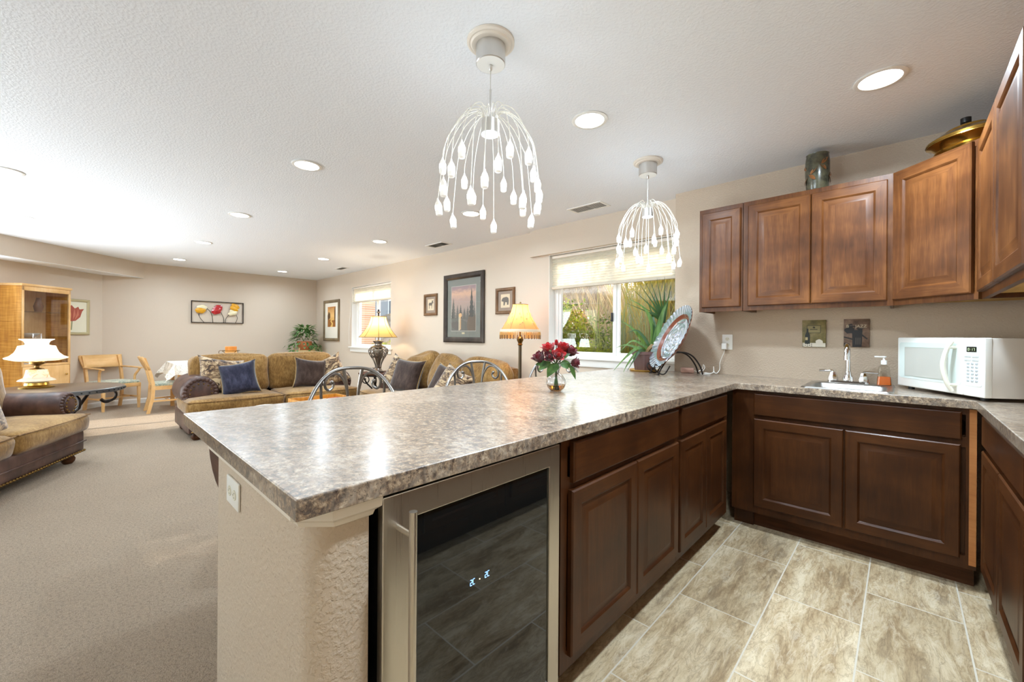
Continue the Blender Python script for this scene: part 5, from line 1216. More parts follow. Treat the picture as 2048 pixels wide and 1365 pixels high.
sh = [(blob(-0.034, 0.018, 0.026, 0.022, 12, 1), J1), (blob(-0.030, 0.046, 0.016, 0.014, 10, 2), J1), (rect(-0.046, -0.004, 0.040, 0.046), J1), (rect(-0.040, -0.014, 0.046, 0.051), J2), (blob(0.018, 0.028, 0.014, 0.012, 10, 3), J1), ([(0.008, 0.032), (0.036, 0.026), (0.037, 0.032), (0.012, 0.04)], J2),
      ([(-0.022, 0.02), (0.030, 0.018), (0.026, -0.09), (-0.020, -0.09)], J1), ([(-0.064, -0.030), (-0.02, -0.045), (-0.02, -0.036), (-0.064, -0.022)], J1), ([(0.022, 0.0), (0.056, -0.036), (0.052, -0.042), (0.018, -0.010)], J1), (rect(-0.064, -0.050, -0.088, -0.066), J1)]
for i in range(3): sh.append((rect(-0.004 + i*0.010, 0.0 + i*0.010, -0.075, -0.03), J2))
art2(t, 'painting', sh)
M_LET = flat('plaque_lettering', 216, 204, 178)
text_part('lettering', 'B', 0.026, M_LET, t, (-0.052, -0.0135, 0.036)); text_part('lettering', 'JAZZ', 0.026, M_LET, t, (-0.006, -0.0135, 0.036))

def outlet(label, loc, rz, w, h, side=False, upper_only=False):
    t = thing('wall_outlet', label, 'outlet', loc, rz)
    m = MB(); m.box(-w/2, w/2, -0.006, 0, -h/2, h/2, 0.002); m.build('cover_plate', M_WHITE_PL, t)
    for s in (-1, 1):
        cx, cz = (s*w*0.2, 0) if side else (0, s*h*0.2)
        m = MB(); m.prism([(cx + 0.016*cos(a), cz + 0.014*sin(a)) for a in [2*pi*i/16 for i in range(16)]], -0.008, -0.005, 'y'); r_ = m.build('receptacle', M_IVORY_PL, t)
        for q in ((-0.006, 0.003, 0.0012, 0.008), (0.006, 0.003, 0.0012, 0.008), (0, -0.007, 0.003, 0.003)):
            m = MB(); a, b, c, d_ = q
            if side: a, b, c, d_ = b, a, d_, c
            m.box(cx + a - c/2, cx + a + c/2, -0.0084, -0.0078, cz + b - d_/2, cz + b + d_/2); m.build('slot', M_BLACK, r_, smooth=False)
    return t
outlet('white outlet on the kitchen wall with a charger plugged in', (-0.990, YK - 0.0005, 1.168), 0, 0.075, 0.118)
outlet('white outlet laid sideways on the end of the half wall', (-1.345, 0.2995, 0.762), 0, 0.125, 0.075, True)
t = thing('charger_plug', 'white charger plugged into the lower half of the kitchen outlet', 'charger', (-1.004, YK - 0.009, 1.135))
m = MB(); m.box(-0.018, 0.018, -0.035, 0, -0.024, 0.024, 0.004, 3); m.build('adapter', M_WHITE_PL, t)
t = thing('power_bank', 'small pinkish power bank lying on the counter against the wall', 'power bank', (-1.262, 3.40, 0.9145), rad(18))
m = MB(); m.box(-0.05, 0.05, -0.024, 0.024, 0, 0.042, 0.008, 3); m.build('case', plain('pink_case', srgb(178, 138, 122), 0.35, metal=0.2), t)
m = MB(); pts = [(-1.21, 3.415, 0.935), (-1.18, 3.40, 0.930), (-1.155, 3.43, 0.955), (-1.15, 3.435, 0.985), (-1.135, 3.42, 0.96), (-1.15, 3.38, 0.9175), (-1.12, 3.345, 0.9175), (-1.08, 3.37, 0.9175), (-1.09, 3.41, 0.92), (-1.13, 3.40, 0.925), (-1.11, 3.36, 0.923), (-1.06, 3.38, 0.93), (-1.065, 3.41, 0.975), (-1.06, 3.40, 0.94), (-1.04, 3.40, 0.925), (-1.03, 3.44, 0.955), (-1.035, 3.46, 1.0), (-1.02, 3.462, 1.05), (-1.005, 3.465, 1.09), (-1.004, 3.468, 1.112)]
m.tube(spline(pts, 6), 0.0026, 8); o = m.build('charging_cable', M_WHITE_PL); tag(o, 'tangled white charging cable between the power bank and the plug', 'cable')

# ------------------------------------------------------------------ glazed charger on its stand
tilt = rad(27); nh = Vector((-0.72, -0.69, 0)).normalized(); pc = Vector((-1.285, 3.185, 1.192)); pr_ = 0.272
nrm = nh*cos(tilt) + Vector((0, 0, 1))*sin(tilt); up = Vector((0, 0, 1))*cos(tilt) - nh*sin(tilt); sd = up.cross(nrm)
PM = Matrix((( sd.x, up.x, nrm.x, pc.x), (sd.y, up.y, nrm.y, pc.y), (sd.z, up.z, nrm.z, pc.z), (0, 0, 0, 1)))
M_PLT = plain('silver_blue_glaze', srgb(206, 214, 226), 0.16, metal=0.75, coat=0.4); M_PLTB = plain('copper_brown_glaze', srgb(122, 66, 48), 0.22, coat=0.5)
t = thing('display_plate', 'large round silver blue plate with ribbed rim leaning on a wire stand', 'plate', (0, 0, 0)); t.matrix_world = PM
m = MB(); nn_ = 120
def rim(u, v):
    a = 2*pi*u; r = 0.205 + (pr_ - 0.205)*v; return (r*cos(a), r*sin(a), 0.018 + 0.022*v + 0.0035*sin(40*a)*v)
m.grid(rim, 160, 5, closed_u=True); m.build('ribbed_rim', M_PLT, t, ang=80)
m = MB(); m.lathe([(0.172, -0.006), (0.19, -0.002), (0.206, 0.0185)], 72, cap=False); m.build('brown_band', M_PLTB, t)
m = MB()
def cen(u, v):
    a = 2*pi*u; r = 0.0005 + 0.173*v
    k = abs(sin(4*a + 1.2*sin(9*v))); h_ = 0.010*(1 - k)**2*min(1, v*4)*(1 - 0.6*v) + 0.006*(sin(14*v)**2)
    return (r*cos(a), r*sin(a), -0.006 + h_)
m.grid(cen, 144, 18, closed_u=True); m.build('embossed_centre', M_PLT, t, ang=60)
m = MB(); m.lathe([(0.0001, -0.012), (0.18, -0.012), (0.20, 0.006), (pr_, 0.034), (pr_ + 0.001, 0.038)], 72, cap=False); m.build('plate_back', M_PLTB, t)
t = thing('plate_stand', 'black wrought iron stand holding the big silver blue plate', 'stand', (0, 0, 0))
for k, s_ in enumerate((-1, 1)):
    f_ = Vector((-1.300, 3.060, 0.9165)) if s_ > 0 else Vector((-1.425, 3.165, 0.9165)); bk = pc - up*(pr_ + 0.0) ; off = sd*(0.062*s_) if True else 0
    f_ = Vector((bk.x, bk.y, 0)) + nh*0.04 + Vector((sd.x, sd.y, 0))*0.085*(-s_ if sd.x < 0 else s_); f_.z = 0.918
    side = Vector((sd.x, sd.y, 0)).normalized()*0.085*(-s_ if sd.x < 0 else s_)
    base = Vector((bk.x, bk.y, 0)) + side
    P_ = lambda a, z: (base.x - nh.x*a, base.y - nh.y*a, z)
    m = MB(); m.lathe([(0.0001, 0), (0.012, 0), (0.012, 0.004), (0.004, 0.007)], 12, (*P_(-0.03, 0)[:2], 0.9145))
    m.tube(spline([P_(-0.03, 0.918), P_(-0.012, 0.955), P_(0.03, 1.02), P_(0.085, 1.07)], 6), 0.006, 8); m.build('front_leg', M_IRON, t)
    m = MB(); m.tube(spline([P_(0.06, 0.985), P_(0.02, 0.925), P_(-0.025, 0.930), P_(-0.055, 0.965), P_(-0.05, 0.995), P_(-0.035, 0.985)], 6), 0.005, 8); m.build('plate_hook', M_IRON, t)
    m = MB(); sh_ = 1 - 0.55
    q_ = lambda a, z: (bk.x + side.x*sh_ - nh.x*a, bk.y + side.y*sh_ - nh.y*a, z)
    m.tube(spline([P_(0.085, 1.07), q_(0.13, 1.085), q_(0.20, 1.083), q_(0.26, 1.05), q_(0.31, 0.98), q_(0.33, 0.918)], 7), 0.006, 8); m.build('back_leg', M_IRON, t)

# ------------------------------------------------------------------ planter by the window
VR, VF = Vector((0.7252, 0.6885, 0)), Vector((-0.6885, 0.7252, 0))
po = Vector((-1.585, 3.315, 0.9145))
t = thing('plant_saucer', 'scalloped yellow tray under the brown plant pot', 'saucer', tuple(po))
M_YEL = plain('mustard_tray', srgb(196, 152, 70), 0.4)
m = MB(); m.lathe([(0.0001, 0.003), (0.11, 0.003), (0.128, 0.014), (0.132, 0.013), (0.118, 0.0), (0.0001, 0.0)], 40, cap=False, mod=lambda a, i: 1 + 0.02*sin(10*a)); m.build('tray', M_YEL, t)
t = thing('potted_plant', 'strap leaved plant in a ribbed brown pot beside the large window', 'plant', tuple(po + Vector((0, 0, 0.0035))))
M_POTB = plain('brown_plastic_pot', srgb(92, 66, 62), 0.4)
m = MB(); m.lathe([(0.0001, 0.0), (0.082, 0.0), (0.084, 0.008), (0.104, 0.138)], 60, cap=False, mod=lambda a, i: 1 + 0.018*(1 if sin(15*a) > 0 else -1)*(i > 0)); m.lathe([(0.106, 0.136), (0.112, 0.138), (0.112, 0.162), (0.104, 0.162), (0.100, 0.14), (0.0001, 0.14)], 48, cap=False); m.build('pot', M_POTB, t, ang=25)
m = MB(); m.lathe([(0.0001, 0.148), (0.101, 0.143)], 24, cap=False); m.build('soil', flat('potting_soil', 60, 46, 36), t)
M_STRAP = Mat('strap_leaf'); M_STRAP.color(M_STRAP.ramp(M_STRAP.noise(M_STRAP.tc((30, 30, 3)), 2, 3), [(0.35, srgb(58, 88, 46)), (0.6, srgb(104, 138, 78))])).set(rough=0.4, spec=0.4); M_STRAP.through(srgb(150, 190, 80), 0.22); M_STRAP = M_STRAP.m
M_STRAPD = Mat('dark_strap_leaf').color(srgb(52, 80, 50)).set(rough=0.4).through(srgb(110, 160, 70), 0.2).m
def strap(name, pts, w, mat, parent):
    P = spline(pts, 6); n = len(P); m = MB(); rows = []
    for i, p in enumerate(P):
        tg = (P[min(i+1, n-1)] - P[max(i-1, 0)]).normalized(); sdv = tg.cross(Vector((-VF.x, -VF.y, 0.25))); sdv = sdv.normalized() if sdv.length > 1e-4 else Vector((1, 0, 0))
        ww = w*(0.75 + 0.5*sin(pi*min(1, i/(n-1)*1.3)))*(1 - (i/(n-1))**2.2) + 0.0006
        nn_ = sdv.cross(tg).normalized()
        rows.append([m.v(p - sdv*ww + nn_*ww*0.35), m.v(p), m.v(p + sdv*ww + nn_*ww*0.35)])
    for a, b in zip(rows, rows[1:]):
        for k in range(2): m.f([a[k], a[k+1], b[k+1], b[k]])
    return m.build(name, mat, parent, ang=80)
def V(dx, dz, dd=0.0): return VR*dx + VF*dd + Vector((0, 0, dz))
px = lambda x, y, d=0.0: V((x - 1299)*0.00425, (735 - y)*0.00425, d)
lf = [([px(1305, 696), px(1285, 668, -.04), px(1265, 648, -.06), px(1246, 636, -.06)], .013, 0), ([px(1312, 692), px(1315, 650, .02), px(1300, 612, .02), px(1267, 592, 0)], .017, 0),
      ([px(1310, 694), px(1295, 672, -.05), px(1276, 655, -.08), px(1258, 660, -.1)], .011, 1), ([px(1304, 698), px(1278, 690, -.08), px(1252, 708, -.12), px(1229, 734, -.12)], .012, 0), ([px(1306, 698), px(1275, 700, -.10), px(1256, 720, -.13), px(1247, 738, -.13)], .009, 0),
      ([px(1302, 698), px(1282, 694, -.10), px(1268, 712, -.13), px(1254, 734, -.14)], .010, 1), ([px(1314, 694), px(1322, 650, -.04), px(1332, 615, -.04), px(1346, 586, -.02)], .022, 0), ([px(1312, 694), px(1318, 660, 0), px(1316, 620, .05), px(1306, 590, .07)], .014, 1),
      ([px(1318, 696), px(1340, 668, -.05), px(1352, 650, -.06), px(1362, 640, -.06)], .018, 0), ([px(1300, 698), px(1285, 690, .02), px(1262, 684, .03), px(1244, 690, .03)], .010, 0), ([px(1308, 696), px(1290, 684, -.06), px(1266, 676, -.08), px(1240, 700, -.1)], .010, 0)]
hub = px(1341, 640, .05)
for tip in ((1276, 572, .03), (1287, 562, 0), (1300, 556, .03), (1312, 553, .05), (1326, 548, .05), (1340, 546, .03), (1354, 556, .03), (1262, 600, .02), (1290, 608, -.03)):
    q = px(*tip); md_ = hub.lerp(q, 0.5) + Vector((0, 0, 0.02)); lf.append(([hub, hub.lerp(md_, 0.5) + Vector((0, 0, .01)), md_, q], .009, 1))
for pts, w_, k in lf: strap('leaf', pts, w_, M_STRAP if k == 0 else M_STRAPD, t)
m = MB(); m.tube(spline([px(1315, 700, 0), px(1330, 672, .02), hub], 5), 0.012, 8); m.tube(spline([px(1300, 700, -.02), px(1304, 692, -.03), px(1312, 684, -.03)], 4), 0.016, 8); m.build('stem', flat('dry_stem', 132, 104, 66), t)

# ------------------------------------------------------------------ roses in a glass vase
vo = Vector((-1.322, 1.732, 0.9145))
t = thing('rose_vase', 'round clear glass vase with a little amber water on the peninsula', 'vase', tuple(vo))
pv = [(0.0001, 0.001), (0.028, 0.001), (0.045, 0.018), (0.053, 0.042), (0.050, 0.062), (0.036, 0.082), (0.020, 0.095), (0.0165, 0.115), (0.020, 0.135), (0.024, 0.142)]
M_VGL = Mat('thin_vase_glass'); tr = M_VGL.n('ShaderNodeBsdfTransparent'); tr.inputs[0].default_value = (0.97, 0.98, 0.98, 1); gl = M_VGL.n('ShaderNodeBsdfGlossy'); gl.inputs['Roughness'].default_value = 0.02
lw = M_VGL.n('ShaderNodeLayerWeight'); lw.inputs[0].default_value = 0.28; mx = M_VGL.n('ShaderNodeMixShader'); M_VGL.l(lw.outputs['Facing'], mx.inputs[0]); M_VGL.l(tr.outputs[0], mx.inputs[1]); M_VGL.l(gl.outputs[0], mx.inputs[2]); M_VGL.l(mx.outputs[0], M_VGL.nt.nodes['Material Output'].inputs[0]); M_VGL = M_VGL.m
m = MB(); m.lathe(pv, 36, cap=False); m.build('vase_glass', M_VGL, t)
M_WAT = glass_mat('amber_water', srgb(214, 150, 58), 0.0, 1.33)
m = MB(); m.lathe([(0.0001, 0.003), (0.027, 0.003), (0.0435, 0.019), (0.0495, 0.034), (0.0001, 0.034)], 36, cap=False); m.build('water', M_WAT, t)
def petal(mb, ang, r, z0, hgt, wid, curl, open_):
    """one curved petal standing at distance r"""
    nu, nv = 5, 5; c_, s_ = cos(ang), sin(ang); rows = []
    for i in range(nu+1):
        u = -1 + 2*i/nu; row = []
        for j in range(nv+1):
            v = j/nv; wd = wid*(0.45 + 0.75*sin(pi*min(0.93, 0.18 + v*0.72)))*(1 - 0.15*v**4)
            x = r*(0.35 + 0.65*min(1, v*1.8)) + open_*v**2 + curl*max(0, v - 0.72)*2.2 - 0.35*(u*u)*wid
            y = u*wd; z = z0 + hgt*(v - 0.10*u*u*v) - curl*max(0, v - 0.8)*1.5
            row.append(mb.v((x*c_ - y*s_, x*s_ + y*c_, z)))
        rows.append(row)
    for a, b in zip(rows, rows[1:]):
        for j in range(nv): mb.f([a[j], b[j], b[j+1], a[j+1]])
def rose_mat(name, a, b):
    m = Mat(name); m.color(m.ramp(m.noise(m.tc(), 40, 3), [(0.35, srgb(*a)), (0.65, srgb(*b))])).set(rough=0.6, sheen=0.4, spec=0.2); m.through(srgb(*b), 0.12); return m.m
M_RED = rose_mat('bright_red_petal', (150, 14, 18), (198, 30, 34)); M_DRED = rose_mat('dark_red_petal', (74, 12, 24), (118, 22, 36)); M_PALE = rose_mat('pale_bud_petal', (120, 110, 76), (170, 150, 110))
M_RLEAF = Mat('rose_leaf'); M_RLEAF.color(M_RLEAF.ramp(M_RLEAF.noise(M_RLEAF.tc(), 30, 3), [(0.35, srgb(40, 74, 40)), (0.65, srgb(82, 122, 66))])).set(rough=0.4); M_RLEAF.through(srgb(130, 170, 70), 0.2); M_RLEAF = M_RLEAF.m
M_STEM = flat('rose_stem', 66, 92, 50)
def leaf(mb, p, d, nrm, L_, W_):
    p, d = Vector(p), Vector(d).normalized(); sdv = d.cross(Vector(nrm)).normalized(); nn2 = sdv.cross(d)
    n = 7; rows = []
    for i in range(n+1):
        v = i/n; w_ = W_*sin(pi*v**0.8)*(1 - 0.2*v); c = p + d*(L_*v) - nn2*(L_*0.25*v*v)
        rows.append([mb.v(c - sdv*w_ + nn2*w_*0.3), mb.v(c), mb.v(c + sdv*w_ + nn2*w_*0.3)])
    for a, b in zip(rows, rows[1:]):
        for k in range(2): mb.f([a[k], a[k+1], b[k+1], b[k]])
def rose(label, dx, dz, dd, R_, mat, tilt_d, tilt_a, bud=False, leaves=()):
    t = thing('rose', label, 'rose', tuple(vo), 0, 'roses in the glass vase')
    top = V(dx, dz, dd); base = Vector((dx*0.12*VR.x, dx*0.12*VR.y, 0.012)); neck = V(dx*0.07, 0.14, dd*0.08)
    dirv = Vector((0, 0, 1)).lerp(V(tilt_d[0], 0.0, tilt_d[1]).normalized() if abs(tilt_d[0]) + abs(tilt_d[1]) > 0 else Vector((0, 0, 1)), tilt_a).normalized()
    m = MB(); m.tube(spline([base, V(dx*0.03, 0.09, dd*0.03), neck, top*0.6 + neck*0.4 - Vector((0, 0, 0.0)), top - dirv*R_*0.7], 6), 0.0024, 7); m.build('stem', M_STEM, t)
    Q = dirv.to_track_quat('Z', 'Y').to_matrix().to_4x4()
    m = MB(); m.M = Matrix.Translation(top) @ Q
    h = R_*1.5
    m.lathe([(0.0001, -R_*0.85), (R_*0.35, -R_*0.7), (R_*0.42, -R_*0.2), (R_*0.25, R_*0.45), (R_*0.06, R_*0.55)], 14, cap=False)
    rnd = random.Random(int(abs(dx*1e4)) + int(dz*1e3))
    for ring_, (n_, r_, hh, ww, cu, op) in enumerate([(3, 0.22, 1.35, 0.30, 0.00, 0.02), (4, 0.36, 1.38, 0.38, 0.10, 0.06), (5, 0.52, 1.34, 0.44, 0.22, 0.14), (5, 0.64, 1.2, 0.50, 0.34, 0.26)][:2 if bud else 4]):
        for i in range(n_): petal(m, 2*pi*(i + 0.37*ring_)/n_ + rnd.uniform(-.15, .15), R_*r_, -R_*0.72, R_*hh, R_*ww, R_*cu, R_*op)
    m.build('bloom', mat, t, ang=70, weld=False)
    if leaves:
        for (lx, lz, ld, ex, ez, L_, W_) in leaves:
            m = MB(); p = V(lx, lz, ld); leaf(m, p, V(ex, ez, -0.15), V(0.1, 0.5, -1), L_, W_); m.build('leaf', M_RLEAF, t, ang=80)
    return t
k_ = 0.00263
rose('bright red rose at the upper left of the bunch', (1096 - 1112)*k_, 0.228, 0.0, 0.041, M_RED, (-1, -1), 0.25, leaves=[(-0.03, 0.165, -.02, -1, -0.75, 0.085, 0.024)])
rose('tight red rosebud at the very top of the bunch', (1113 - 1112)*k_, 0.258, 0.02, 0.022, M_RED, (0, 0), 0, True)
rose('large red rose at the upper right of the bunch', (1127 - 1112)*k_, 0.232, 0.015, 0.042, M_RED, (1, -0.6), 0.2, leaves=[(0.02, 0.175, -.03, 0.6, 0.35, 0.055, 0.016)])
rose('open bright red rose at the front centre of the bunch', (1115 - 1112)*k_, 0.192, -0.040, 0.036, M_RED, (0.1, -1), 0.62, leaves=[(0.015, 0.155, -.05, 0.55, -0.35, 0.055, 0.019)])
rose('dark red rose at the front left of centre', (1099 - 1112)*k_, 0.182, -0.040, 0.034, M_DRED, (-0.4, -1), 0.6, leaves=[(-0.01, 0.15, -.03, -0.55, -1.0, 0.085, 0.026)])
rose('dark red rose at the far left of the bunch', (1077 - 1112)*k_, 0.180, -0.01, 0.039, M_DRED, (-1, -0.5), 0.45, leaves=[(-0.05, 0.15, -.01, -1, -0.1, 0.06, 0.02)])
rose('dark red rose at the right of the bunch', (1143 - 1112)*k_, 0.212, 0.01, 0.038, M_DRED, (1, -0.6), 0.45, leaves=[(0.03, 0.16, 0.0, 0.9, -0.55, 0.07, 0.018)])
rose('drooping dark red rose low on the right', (1151 - 1112)*k_, 0.150, -0.01, 0.032, M_DRED, (1, -0.3), 0.85, leaves=[(0.07, 0.14, -.01, 0.5, -1, 0.085, 0.014)])
rose('small pale rosebud among the front roses', (1099 - 1112)*k_, 0.210, -0.03, 0.015, M_PALE, (0, -1), 0.15, True, leaves=[(0.0, 0.15, -.04, -0.2, -0.9, 0.05, 0.018)])

# ------------------------------------------------------------------ things on top of the wall cabinets
t = thing('ceramic_vase', 'dark green vase with copper leaf relief on top of the wall cabinets', 'vase', (-0.402, 3.285, ZU1))
mv = Mat('green_bronze_glaze'); mv.color(mv.ramp(mv.noise(mv.tc(), 22, 4, 0.6), [(0.35, srgb(46, 48, 38)), (0.6, srgb(88, 86, 66))])).set(rough=0.25, coat=0.4)
m = MB(); m.lathe([(0.0001, 0), (0.052, 0), (0.060, 0.02), (0.066, 0.12), (0.066, 0.19), (0.060, 0.236), (0.062, 0.243), (0.055, 0.243), (0.05, 0.22)], 32, cap=False); m.build('vase_body', mv.m, t)
rnd = random.Random(5)
for k in range(14):
    m = MB(); a = 2*pi*k/14 + 0.2; z_ = 0.05 + 0.13*((k*5) % 7)/7; p = (0.066*cos(a), 0.066*sin(a), z_)
    leaf(m, p, (-sin(a)*0.7*(1 if k % 2 else -1), cos(a)*0.7*(1 if k % 2 else -1), 0.8), (cos(a), sin(a), 0), 0.062, 0.011); m.build('relief_leaf', plain('copper_leaf', srgb(150, 100, 58), 0.3, metal=0.4) if k == 0 else bpy.data.materials['copper_leaf'], t, ang=80)
t = thing('chafing_dish', 'oval polished brass chafing dish on top of the corner wall cabinet', 'chafing dish', (0.232, 3.115, ZU1), rad(-40))
m = MB(); M0 = m.M; m.M = Matrix.Diagonal((1.08, 0.76, 0.95, 1)); m.lathe([(0.0001, 0.0), (0.115, 0.0), (0.12, 0.012), (0.112, 0.024), (0.12, 0.036), (0.112, 0.048), (0.13, 0.072), (0.15, 0.082), (0.15, 0.09)], 40, cap=False); m.build('dish', M_BRASS, t)
m = MB(); m.M = Matrix.Diagonal((1.08, 0.76, 0.95, 1)); m.lathe([(0.152, 0.088), (0.150, 0.10), (0.11, 0.124), (0.08, 0.136), (0.075, 0.146), (0.03, 0.158), (0.0001, 0.16)], 40, cap=False); m.build('lid', M_BRASS, t)
m = MB(); m.M = Matrix.Translation((0, 0, -0.008)); m.lathe([(0.008, 0.158), (0.008, 0.168), (0.020, 0.17), (0.020, 0.195), (0.0001, 0.197)], 16); m.build('lid_knob', M_BLACK, t)
m = MB(); m.M = Matrix.Translation((-0.02, 0, -0.006)); m.tube(spline([(0.17, -0.03, 0.09), (0.20, -0.03, 0.11), (0.205, 0, 0.118), (0.20, 0.03, 0.11), (0.17, 0.03, 0.09)], 5), 0.006, 8); m.ball((0.205, -0.028, 0.128), 0.011); m.ball((0.205, 0.028, 0.128), 0.011); m.build('side_handle', M_BRASS, t)

# ------------------------------------------------------------------ bar stools
def stool(label, x, y, rz):
    """back towards -x, seat centre at origin"""
    t = thing('bar_stool', label, 'bar stool', (x, y, 0), rz, 'iron bar stools behind the peninsula')
    m = MB(); m.soft((0, 0, 0.665), (0.40, 0.40, 0.06), 0.03, (0, 0, 0.015), 8); m.build('seat', M_CHOC, t)
    m = MB(); m.tube([(0.19*cos(2*pi*i/32), 0.19*sin(2*pi*i/32), 0.63) for i in range(32)], 0.012, 8, closed=True); m.build('seat_ring', M_PEWTER, t)
    for k in range(4):
        a = pi/4 + k*pi/2; c_, s_ = cos(a), sin(a); m = MB()
        m.tube(spline([(0.18*c_, 0.18*s_, 0.63), (0.17*c_, 0.17*s_, 0.40), (0.20*c_, 0.20*s_, 0.15), (0.25*c_, 0.25*s_, 0.012)], 6), 0.012, 8); m.build('leg', M_PEWTER, t)
    m = MB(); m.tube([(0.185*cos(2*pi*i/32), 0.185*sin(2*pi*i/32), 0.24) for i in range(32)], 0.009, 8, closed=True); m.build('footrest', M_PEWTER, t)
    RB, FM = 0.275, rad(80)
    def C(w, z):
        ph = math.asin(max(-0.985, min(0.985, w*sin(FM)))); return (-RB*cos(ph), RB*sin(ph), z)
    def top(w): return 0.655 + 0.345*(1 - abs(w)**2.8)**0.62
    m = MB(); ws = [sin(pi/2*(-1 + 2*i/40)) for i in range(41)]
    m.tube([C(w, top(w)) for w in ws], 0.0105, 10); m.build('back_arch', M_PEWTER, t)
    m = MB()
    for s_ in (-1, 1):
        m.tube(spline([C(s_*0.66, top(0.66)), C(s_*0.655, 0.85), C(s_*0.62, 0.66)], 6), 0.008, 8)
        m.tube(spline([C(s_*0.20, top(0.2)), C(s_*0.12, 0.86), C(s_*0.07, 0.65)], 6), [0.0075 + 0.003*(1 - i/12) for i in range(13)], 8)
    m.build('back_bar', M_PEWTER, t)
    for s_ in (-1, 1):
        m = MB(); pts = [(0.08, 0.66), (0.10, 0.80), (0.135, 0.875), (0.20, 0.928), (0.30, 0.962), (0.42, 0.966), (0.53, 0.95), (0.585, 0.92), (0.565, 0.885), (0.50, 0.872), (0.43, 0.885), (0.41, 0.907), (0.44, 0.918)]
        P = spline([C(s_*w, z) for w, z in pts], 5); m.tube(P, 0.008, 8); m.ball(P[-1], 0.012, 8, 6); m.build('back_scroll', M_PEWTER, t)
    m = MB()
    for w in (-0.99, 0.99): m.tube([C(w, 0.66), (C(w, 0)[0], C(w, 0)[1]*0.78, 0.63)], 0.010, 8)
    m.build('back_brace', M_PEWTER, t)
    return t
s1 = stool('iron bar stool with scrolled back nearest the open end of the peninsula', -2.20, 1.06, rad(-22))
dup(s1, (-2.21, 1.985, 0), rad(-40), 'iron bar stool with scrolled back in the middle of the row')
dup(s1, (-2.19, 2.88, 0), rad(-48), 'iron bar stool with scrolled back behind the roses by the window')

# ------------------------------------------------------------------ pendants
M_ARM = plain('ivory_arm', srgb(222, 216, 202), 0.35, metal=0.15)
M_BULB = Mat('frosted_capsule'); M_BULB.color(srgb(205, 203, 196)).set(rough=0.4, emit=0.25, emit_c=(1, 0.96, 0.9, 1)); M_BULB = M_BULB.m
M_CORE = emitter('glowing_capsule', (1.0, 0.95, 0.88, 1), 3.0)
def pendant(label, x, y):
    t = thing('pendant_light', label, 'pendant light', (x, y, CEIL), 0, 'waterfall pendants over the peninsula')
    m = MB(); m.lathe([(0.060, -0.001), (0.098, -0.001), (0.098, -0.010), (0.090, -0.014), (0.084, -0.014), (0.078, -0.020), (0.066, -0.022), (0.058, -0.022)], 48, cap=False); m.build('ceiling_medallion', M_TRIM_OFF, t, ang=25)
    m = MB(); m.lathe([(0.060, -0.012), (0.0605, -0.095), (0.058, -0.098)], 40, cap=False); m.build('canopy', M_NICKEL, t, ang=30)
    m = MB(); m.lathe([(0.0585, -0.0975), (0.0001, -0.0985)], 40, cap=False); m.build('canopy_cover', M_WHITE_PL, t)
    m = MB(); m.lathe([(0.007, -0.098), (0.007, -0.118), (0.004, -0.122)], 14); m.tube([(0, 0, -0.115), (0, 0, -0.20)], 0.0018, 8); m.tube([(0, 0, -0.20), (0, 0, -0.335)], 0.0042, 10); m.build('stem', M_NICKEL, t)
    m = MB(); m.lathe([(0.0001, -0.330), (0.037, -0.330), (0.037, -0.385)], 32, cap=False); hb = m.build('hub', M_NICKEL, t, ang=30)
    m = MB(); m.lathe([(0.037, -0.385), (0.035, -0.388), (0.0001, -0.389)], 32, cap=False); m.build('hub_cover', plain('frosted_cover', srgb(226, 232, 234), 0.5) if 'frosted_cover' not in bpy.data.materials else bpy.data.materials['frosted_cover'], t)
    n = 26
    for k in range(n):
        a = 2*pi*k/n + 0.12; lv = (k*3) % 4; r1 = 0.20 + 0.012*lv
        zb = -0.50 - 0.062*lv
        crest = -0.285 - 0.006*lv
        m = MB()
        pts = spline([(r*cos(a), r*sin(a), z) for r, z in ((0.026, -0.332), (0.036, -0.302), (0.066, crest), (0.115, crest - 0.030), (0.157, crest - 0.090), (0.186, crest - 0.155), (0.186 + 0.5*(r1 - 0.186), zb + 0.03), (0.186 + 0.55*(r1 - 0.186), zb))], 4)
        m.tube(pts, 0.0016, 6); arm = m.build('arm', M_ARM, t)
        d_ = (pts[-1] - pts[-3]).normalized(); Q = d_.to_track_quat('Z', 'Y').to_matrix().to_4x4()
        m = MB(); m.M = Matrix.Translation(pts[-1]) @ Q
        m.lathe([(0.0028, -0.012), (0.0045, -0.004), (0.010, 0.006), (0.0135, 0.016), (0.0138, 0.045), (0.0125, 0.055), (0.009, 0.058), (0.0001, 0.059)], 14, cap=False)
        m.mi = 1; m.lathe([(0.0139, 0.018), (0.0141, 0.027), (0.0139, 0.036)], 14, cap=False)
        m.build('capsule_lamp', [M_BULB, M_CORE], arm)
    add_light('glow_light', 'POINT', (0, 0, -0.58), 5.0, (0.74, 0.88, 1.0), t, shadow_soft_size=0.20)
    return t
pd = pendant('front waterfall pendant lamp with glowing capsule tips near the open end of the peninsula', -1.241, 1.167)
dup(pd, (-1.285, 2.713, CEIL), rad(37), 'rear waterfall pendant lamp with glowing capsule tips in front of the large window')

